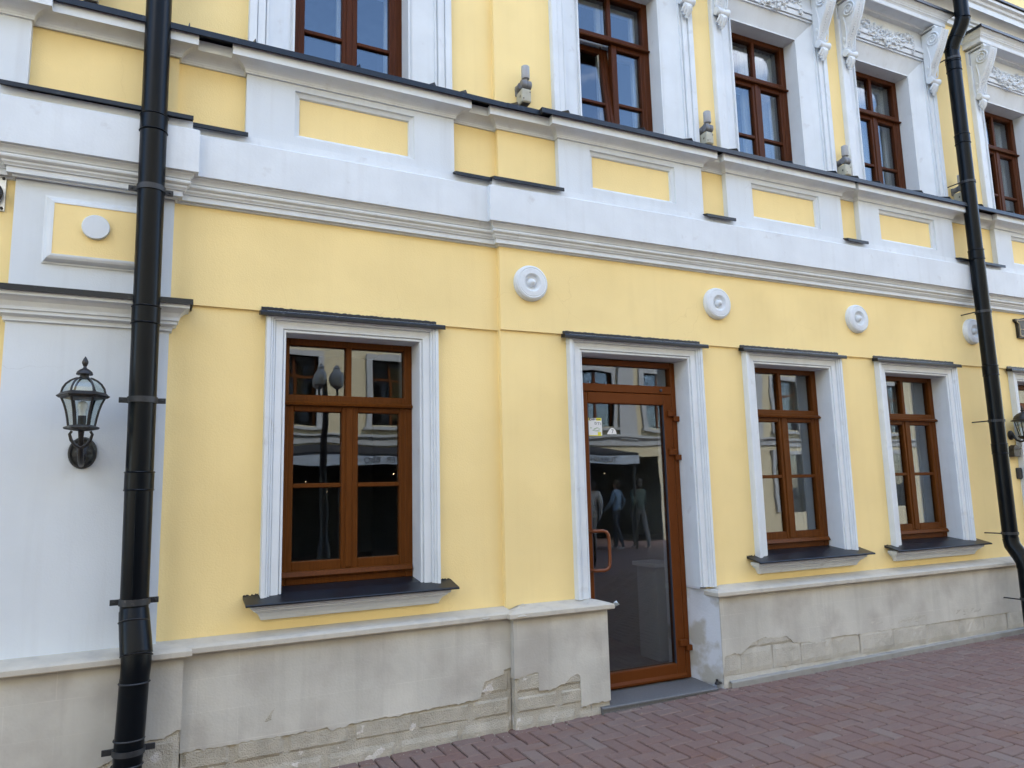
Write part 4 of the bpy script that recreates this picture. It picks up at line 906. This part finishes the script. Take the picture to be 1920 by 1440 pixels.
t = empty('name_plaque', (8.95, -.02, 3.15), 'black shaped plaque with a gold line high on the right wall', 'plaque')
pts = [(0, 0), (.62, 0), (.62, .17), (.66, .19), (.66, .215), (.60, .215), (.50, .235), (.31, .285), (.12, .235), (.02, .215), (-.04, .215), (-.04, .19), (0, .17)]
n = len(pts); X0, Z0 = 8.705, 3.165
mb = MB(); mb.add([(X0+a, -.05, Z0+b) for a, b in pts]+[(X0+a, -.018, Z0+b) for a, b in pts], [tuple(range(n)), tuple(range(2*n-1, n-1, -1))]+[(k, (k+1) % n, n+(k+1) % n, n+k) for k in range(n)]); mb.build('plate', 'iron', t)
mb = MB(); inn = [(.31+(a-.31)*.92, .12+(b-.12)*.84) for a, b in pts]; mb.tube([(X0+a, -.052, Z0+b) for a, b in inn+inn[:1]], .006, 6); mb.tube([(X0+.03, -.052, Z0+.10), (X0+.59, -.052, Z0+.10)], .004, 6); mb.build('gold_line', 'gold', t)
t = empty('street_bell_hood', (8.40, 0, 1.83), 'small black hooded box on the wall below the right lantern', 'wall box')
pts = [(-.055, 0), (.055, 0), (.055, .085), (.035, .115), (0, .128), (-.035, .115), (-.055, .085)]; n = 7
mb = MB(); mb.add([(8.388+a, -.060, 1.825+b) for a, b in pts]+[(8.388+a, 0, 1.825+b) for a, b in pts], [tuple(range(n)), tuple(range(13, 6, -1))]+[(k, (k+1) % n, n+(k+1) % n, n+k) for k in range(n)]); mb.build('body', 'iron', t)
MB().bbox(8.325, 8.452, -.070, 0, 1.905, 1.915, .002).build('hood_rim', 'clamp', t); MB().bbox(8.345, 8.432, -.064, -.055, 1.828, 1.838, .002).build('lower_rim', 'clamp', t)
t = empty('entry_keypad', (8.46, 0, 1.58), 'dark grey entry keypad on the yellow wall at the right edge', 'keypad')
MB().bbox(8.420, 8.505, -.028, 0, 1.585, 1.705, .008).build('body', 'clamp', t); MB().bbox(8.432, 8.493, -.031, -.027, 1.60, 1.69, .003).build('face_plate', 'iron', t)
# chips, a door stop and a scrap of film
def chip(xf, x, y, z, w, h, seed, parent):
    r_ = random.Random(seed); mb = MB(xf); n = 14; P = [(x+w*math.cos(6.283*k/n)*r_.uniform(.7, 1.1), z+h*math.sin(6.283*k/n)*r_.uniform(.7, 1.1)) for k in range(n)]
    mb.add([(x, y-.007, z)]+[(a, y-.0035+r_.uniform(-.002, .001), b) for a, b in [(x+(p[0]-x)*.6, z+(p[1]-z)*.6) for p in P]]+[(a, y+.003, b) for a, b in P], [(0, 1+k, 1+(k+1) % n) for k in range(n)]+[(1+k, 1+n+k, 1+n+(k+1) % n, 1+(k+1) % n) for k in range(n)])
    mb.build('broken_edge', 'stone_pale', parent)
chip(XL, 2.06, -.1605, .723, .050, .014, 1, bld); chip(XR, 2.315, -.1605, .722, .050, .016, 2, bld)
ds_ = empty('door_stop', (4.055, -.085, .04), 'small black door stop on the granite step by the right jamb', 'door stop')
MB().lathe([(.020, 0), (.022, .006), (.016, .012), (.010, .030), (.012, .036), (.004, .040)], (4.065, -.085, .028), 'z', 14).build('post', 'iron', ds_)
MB().tube([(4.065+.026*math.cos(w), -.098+.020*math.sin(w), .040) for w in [k*2*math.pi/16 for k in range(17)]], .006, 8).build('ring', 'iron', ds_)
M['film'] = mat('pale_blue_film', (.45, .52, .56), .4)
fl_ = empty('torn_film', (3.09, -.12, .71), 'scrap of pale torn film on the plinth cap end left of the door', 'film')
MB().add([(3.083, -.150, .752), (3.128, -.140, .742), (3.118, -.135, .760), (3.150, -.130, .730), (3.098, -.130, .716), (3.083, -.135, .722), (3.083, -.147, .749), (3.128, -.137, .739), (3.118, -.132, .757), (3.150, -.127, .727), (3.098, -.127, .713), (3.083, -.132, .719)], [(0, 1, 3, 4, 5), (0, 2, 1), (6, 11, 10, 9, 7), (6, 7, 8), (0, 5, 11, 6), (3, 1, 7, 9)]).build('sheet', 'film', fl_)
#--OPPOSITE--
# ------------------------------------------------------------------ the far side of the street (behind the camera, seen in the glass)
def brick_sheet():
    m = bpy.data.materials.new('far_pavers'); m.use_nodes = True; n = m.node_tree.nodes; L = m.node_tree.links; p = n['Principled BSDF']
    g = n.new('ShaderNodeNewGeometry'); b = n.new('ShaderNodeTexBrick'); b.inputs['Scale'].default_value = 1.0
    b.inputs['Brick Width'].default_value = .21; b.inputs['Row Height'].default_value = .105; b.inputs['Mortar Size'].default_value = .004
    b.inputs['Color1'].default_value = (.165, .095, .085, 1); b.inputs['Color2'].default_value = (.20, .135, .125, 1); b.inputs['Mortar'].default_value = (.07, .055, .05, 1)
    L.new(g.outputs['Position'], b.inputs['Vector']); L.new(b.outputs[0], p.inputs['Base Color']); p.inputs['Roughness'].default_value = .85; return m
M['far_pavers'] = brick_sheet()
mb = MB(); xs2 = [-60, -6] + list(range(-5, 16)) + [16, 60]
mb.add([(x, y, ground_z(x)-.002) for y in (-60, -6.15) for x in xs2], [(i, i+1, len(xs2)+i+1, len(xs2)+i) for i in range(len(xs2)-1)]); mb.build('street', 'far_pavers', kind='structure')
M['yellow_far'] = mat('muted_yellow_stucco', (.58, .50, .33), .85, .06, 1.3, .2, 60)
M['trim_far'] = mat('grey_white_trim', (.42, .42, .41), .8, .06, 3)
M['shopdark'] = mat('dark_shop_interior', (.03, .028, .026), .7, .2, 3)
M['canopy'] = mat('dark_canopy_cloth', (.025, .024, .026), .8, .1, 5)
M['lampglobe'] = mat('opal_globe', (.40, .40, .38), .3)
M['opal'] = M['lampglobe']
ob = empty('facing_building', (6, -12, 0), 'yellow building with white window frames across the street, seen only reflected', 'building')
YO = -12.
cs = [-9.1, -6.6, -4.1, -1.6, .9, 3.4, 5.75, 8.3, 10.85, 13.0, 15.4, 17.9, 20.4, 22.9, 25.4]
holes = [(c-.5, c+.5, 3.25, 4.85) for c in cs]+[(c-.5, c+.5, 6.3, 7.7) for c in cs]+[(-3, 12.9, -.2, 2.45)]+[(c-.6, c+.6, .7, 2.5) for c in (15.6, 17.9, 20.4, 22.9)]
xs = sorted({-45., 70., *[h[0] for h in holes], *[h[1] for h in holes]}); zs = sorted({-.2, 11.6, *[h[2] for h in holes], *[h[3] for h in holes]}); mb = MB()
for i in range(len(xs)-1):
    for j in range(len(zs)-1):
        cx_, cz_ = (xs[i]+xs[i+1])/2, (zs[j]+zs[j+1])/2
        if not any(h[0] < cx_ < h[1] and h[2] < cz_ < h[3] for h in holes): mb.quad((xs[i], YO, zs[j]), (xs[i+1], YO, zs[j]), (xs[i+1], YO, zs[j+1]), (xs[i], YO, zs[j+1]))
mb.build('wall', 'yellow_far', ob)
mb = MB(); mb.box(-45, 70, YO-8, YO-7.8, -.2, 11.6); mb.box(-45.2, -45, YO-8, YO, -.2, 11.6); mb.box(70, 70.2, YO-8, YO, -.2, 11.6); mb.build('back_wall', 'yellow_far', ob)
MB().box(-45.4, 70.4, YO-8.3, YO+.3, 11.6, 11.8).build('roof', 'roof', ob)
MB().box(-14, 30, YO-3, YO-2.9, -.2, 11.5).build('inner_wall', 'shopdark', ob); mb = MB(); mb.box(-14, 30, YO-3, YO-.1, 2.7, 3.0); mb.box(-14, 30, YO-3, YO-.1, 5.6, 5.8); mb.build('floor', 'shopdark', ob)
for (z0, z1, sill) in ((3.25, 4.85, 1), (6.3, 7.7, 1)):
    for c in cs:
        w = MB(); w.box(c-.64, c-.5, YO, YO+.06, z0-.05, z1+.14); w.box(c+.5, c+.64, YO, YO+.06, z0-.05, z1+.14); w.box(c-.5, c+.5, YO, YO+.06, z1, z1+.14); w.box(c-.7, c+.7, YO, YO+.12, z0-.12, z0-.04)
        o = w.build('window', 'trim_far', ob); f = MB(); f.box(c-.5, c-.44, YO-.14, YO-.1, z0, z1); f.box(c+.44, c+.5, YO-.14, YO-.1, z0, z1); f.box(c-.44, c+.44, YO-.14, YO-.1, z1-.5, z1-.44); f.box(c-.03, c+.03, YO-.139, YO-.101, z0, z1); f.build('frame', 'wood', o)
        MB().box(c-.44, c+.44, YO-.13, YO-.125, z0, z1).build('pane', 'glass', o)
for c in (15.6, 17.9, 20.4, 22.9):
    w = MB(); w.box(c-.72, c-.6, YO, YO+.06, .7, 2.62); w.box(c+.6, c+.72, YO, YO+.06, .7, 2.62); w.box(c-.6, c+.6, YO, YO+.06, 2.5, 2.62); o = w.build('window', 'trim_far', ob); MB().box(c-.6, c+.6, YO-.13, YO-.125, .7, 2.5).build('pane', 'glass', o)
for x in (-7.9, -2.8, 2.1, 7.0, 11.82, 16.6, 21.6): MB().box(x-.26, x+.26, YO, YO+.09, 2.9, 10.9).build('pilaster', 'trim_far', ob)
MB().plan([(70, YO), (-45, YO)], [(0, 2.75), (.05, 2.76), (.05, 2.9), (.12, 2.95), (.12, 3.0), (0, 3.02)]).build('string_course', 'trim_far', ob)
MB().plan([(70, YO), (-45, YO)], [(0, 10.9), (.1, 10.95), (.1, 11.15), (.35, 11.35), (.4, 11.5), (0, 11.59)]).build('cornice', 'trim_far', ob)
cn = empty('shop_canopy', (4, -10.2, 0), 'dark canopy with white lettered valance across the street, seen only reflected', 'canopy')
mb = MB(); mb.add([(-3, YO+.02, 2.72), (10.85, YO+.02, 2.72), (10.85, -10.2, 2.46), (-3, -10.2, 2.46), (-3, YO+.02, 2.66), (10.85, YO+.02, 2.66), (10.85, -10.2, 2.40), (-3, -10.2, 2.40)], [(0, 1, 2, 3), (4, 7, 6, 5), (0, 3, 7, 4), (1, 5, 6, 2), (3, 2, 6, 7)]); mb.build('roof', 'canopy', cn)
MB().box(-3, 10.85, -10.2, -10.185, 2.19, 2.40).build('valance', 'white', cn)
for x in (-3, .5, 4, 7.4, 10.8): MB().tube([(x, -10.3, 0), (x, -10.3, 2.42)], .03, 10).build('post', 'iron', cn)
for (tx, xc) in (('TURKISH', 9.85), ('ER  BBQ', 4.85)): text_mesh(tx, .20, .0, lambda v, xc=xc: (xc-v.x, -10.175, 2.295+v.y)).build('lettering', 'ink', cn)
sl = bpy.data.materials.new('warm_bulb'); sl.use_nodes = True; sl.node_tree.nodes['Principled BSDF'].inputs['Emission Color'].default_value = (1, .72, .4, 1); sl.node_tree.nodes['Principled BSDF'].inputs['Emission Strength'].default_value = 5
gl = empty('string_lights', (4, -11, 2), 'string of small warm bulbs under the canopy across the street', 'string lights'); rq = random.Random(9)
MB().tube([(-2+k*.5, -11.2, 2.12-.05*math.sin(k*1.7)) for k in range(26)], .006, 5).build('cable', 'iron', gl)
for k in range(26): MB().ball((-2+k*.5, -11.2, 2.08-.05*math.sin(k*1.7)-rq.random()*.5), .011, .011, .014).build('bulb', sl, gl)
sl_ = empty('street_lamp', (3.1, -8, -.03), 'black street lamp with white glass globes across the street, seen only reflected', 'street lamp')
MB().lathe([(.20, 0), (.20, .25), (.14, .32), (.13, .7), (.09, .8), (.07, 1.0), (.055, 3.2), (.09, 3.25), (.05, 3.35), (.04, 3.7)], (3.1, -8, -.03), 'z', 16).build('post', 'iron', sl_)
for a in (0, 1, 2):
    an = a*2.09+.25; dx, dy = .21*math.cos(an), .21*math.sin(an)
    MB().tube([(3.1, -8, 3.3), (3.1+dx*.6, -8+dy*.6, 3.22), (3.1+dx, -8+dy, 3.4), (3.1+dx, -8+dy, 3.5)], .022, 8).build('arm', 'iron', sl_)
    MB().lathe([(.04, 0), (.11, .05), (.138, .15), (.12, .25), (.07, .32), (.062, .35), (.07, .38), (.025, .43), (.001, .46)], (3.1+dx, -8+dy, 3.5), 'z', 18).build('globe', 'opal', sl_)

# ------------------------------------------------------------------ people standing under the canopy, seen reflected in the door
def person(x, y, face, top, legs, skin, hair, label, arm_bend=0.3, stride=.16):
    gz = ground_z(x); t = empty('person', (x, y, gz), label, 'person')
    P = {'pel': (0, 0, .95), 'wa': (0, .01, 1.10), 'ch': (0, .015, 1.30), 'nk': (0, .0, 1.46), 'n2': (0, -.01, 1.53), 'hd': (0, -.015, 1.62), 'ht': (0, -.01, 1.70)}
    for s, k in ((-1, 'l'), (1, 'r')):
        P.update({k+'h': (s*.10, 0, .90), k+'k': (s*.10, -.03-s*stride*.5, .50), k+'a': (s*.10, .03-s*stride, .09), k+'t': (s*.12, -.12-s*stride, .04), k+'s': (s*.18, .01, 1.39), k+'e': (s*.23, .04+s*stride*.6, 1.13), k+'w': (s*.22, -.16*arm_bend-.05+s*stride, .92), k+'p': (s*.215, -.2*arm_bend-.08+s*stride*1.1, .84)})
    rad = dict(pel=.165, wa=.150, ch=.165, nk=.06, n2=.055, hd=.092, ht=.07, h=.100, k=.070, a=.045, t=.04, s=.075, e=.052, w=.034, p=.036)
    keys = list(P); E_ = [('pel', 'wa'), ('wa', 'ch'), ('ch', 'nk'), ('nk', 'n2'), ('n2', 'hd'), ('hd', 'ht')]
    for k in 'lr': E_ += [('pel', k+'h'), (k+'h', k+'k'), (k+'k', k+'a'), (k+'a', k+'t'), ('ch', k+'s'), (k+'s', k+'e'), (k+'e', k+'w'), (k+'w', k+'p')]
    # five fingers on each hand
    for s, k in ((-1, 'l'), (1, 'r')):
        b = Vector(P[k+'p'])
        for f_, (dy, ln) in enumerate(((-.025, .07), (-.009, .08), (.007, .075), (.022, .06))):
            P[k+'f%d' % f_] = (b.x, b.y+dy, b.z-.03-ln*.5); P[k+'g%d' % f_] = (b.x-s*.012, b.y+dy-.01, b.z-.03-ln); E_ += [(k+'p', k+'f%d' % f_), (k+'f%d' % f_, k+'g%d' % f_)]; keys += [k+'f%d' % f_, k+'g%d' % f_]
        P[k+'th'] = (b.x-s*.01, b.y-.045, b.z-.025); E_.append((k+'p', k+'th')); keys.append(k+'th')
    c, sn = math.cos(face), math.sin(face)
    def wp(p): return (x+p[0]*c-p[1]*sn, y+p[0]*sn+p[1]*c, gz+p[2])
    me = bpy.data.meshes.new('body'); me.from_pydata([wp(P[k]) for k in keys], [(keys.index(a), keys.index(b)) for a, b in E_], [])
    o = bpy.data.objects.new('body', me); col.objects.link(o); bpy.context.view_layer.objects.active = o
    sk = o.modifiers.new('skin', 'SKIN')
    for i, k in enumerate(keys):
        kk = k if k in rad else ('.009' if k[1] in 'fg' and len(k) == 3 or k.endswith('th') else k[1:])
        r_ = float(kk) if kk.startswith('.') else rad[kk]; me.skin_vertices[0].data[i].radius = (r_, r_*(.8 if k in ('ch', 'wa', 'pel') else 1))
    me.skin_vertices[0].data[0].use_root = True
    sb = o.modifiers.new('sub', 'SUBSURF'); sb.levels = sb.render_levels = 2
    m = bpy.data.materials.new('clothed_skin'); m.use_nodes = True; n = m.node_tree.nodes; L = m.node_tree.links; p = n['Principled BSDF']; p.inputs['Roughness'].default_value = .85
    g = n.new('ShaderNodeNewGeometry'); sx = n.new('ShaderNodeSeparateXYZ'); L.new(g.outputs['Position'], sx.inputs[0]); ma = n.new('ShaderNodeMath'); ma.operation = 'SUBTRACT'; ma.inputs[1].default_value = gz; L.new(sx.outputs[2], ma.inputs[0])
    rr = n.new('ShaderNodeValToRGB'); rr.color_ramp.interpolation = 'CONSTANT'; e = rr.color_ramp.elements; dv = n.new('ShaderNodeMath'); dv.operation = 'DIVIDE'; dv.inputs[1].default_value = 2.; L.new(ma.outputs[0], dv.inputs[0]); L.new(dv.outputs[0], rr.inputs[0])
    e[0].position = 0; e[0].color = (.6, .6, .6, 1); e[1].position = .045; e[1].color = (*legs, 1)
    for ps, cc in ((.475, top), (.735, skin)): k = e.new(ps); k.color = (*cc, 1)
    L.new(rr.outputs[0], p.inputs['Base Color']); me.materials.append(m); put(o, t)
    M['hair_tmp'] = mat('hair', hair, .6); h = MB()
    V = []
    h.ball(wp((0, .02, 1.67)), .105, .105, .10, sub=2); h.ball(wp((0, .06, 1.60)), .085, .06, .10, sub=2); h.build('hair', 'hair_tmp', t)
    M['eye_tmp'] = M['ink']; f = MB()
    for s in (-1, 1): f.ball(wp((s*.034, -.098, 1.635)), .012, .008, .007)
    f.ball(wp((0, -.105, 1.555)), .022, .006, .006); f.build('eyes_and_mouth', 'ink', t)
    nm = M['skin_tmp'] = mat('skin', skin, .6); f = MB(); f.ball(wp((0, -.112, 1.60)), .012, .018, .022); f.ball(wp((.098, 0, 1.61)), .012, .02, .03); f.ball(wp((-.098, 0, 1.61)), .012, .02, .03); f.build('nose_and_ears', 'skin_tmp', t)
person(9.75, -10.7, .4, (.42, .41, .40), (.40, .385, .37), (.42, .25, .17), (.03, .02, .015), 'person in white top and white trousers across the street, seen reflected')
person(10.45, -10.6, -.5, (.16, .25, .36), (.02, .025, .04), (.42, .25, .17), (.05, .035, .02), 'person in light blue shirt and dark trousers across the street, seen reflected', .6)
person(11.0, -10.4, .2, (.07, .10, .085), (.12, .12, .125), (.42, .25, .17), (.04, .03, .02), 'person in dark green top and grey trousers across the street, seen reflected', .9, -.2)
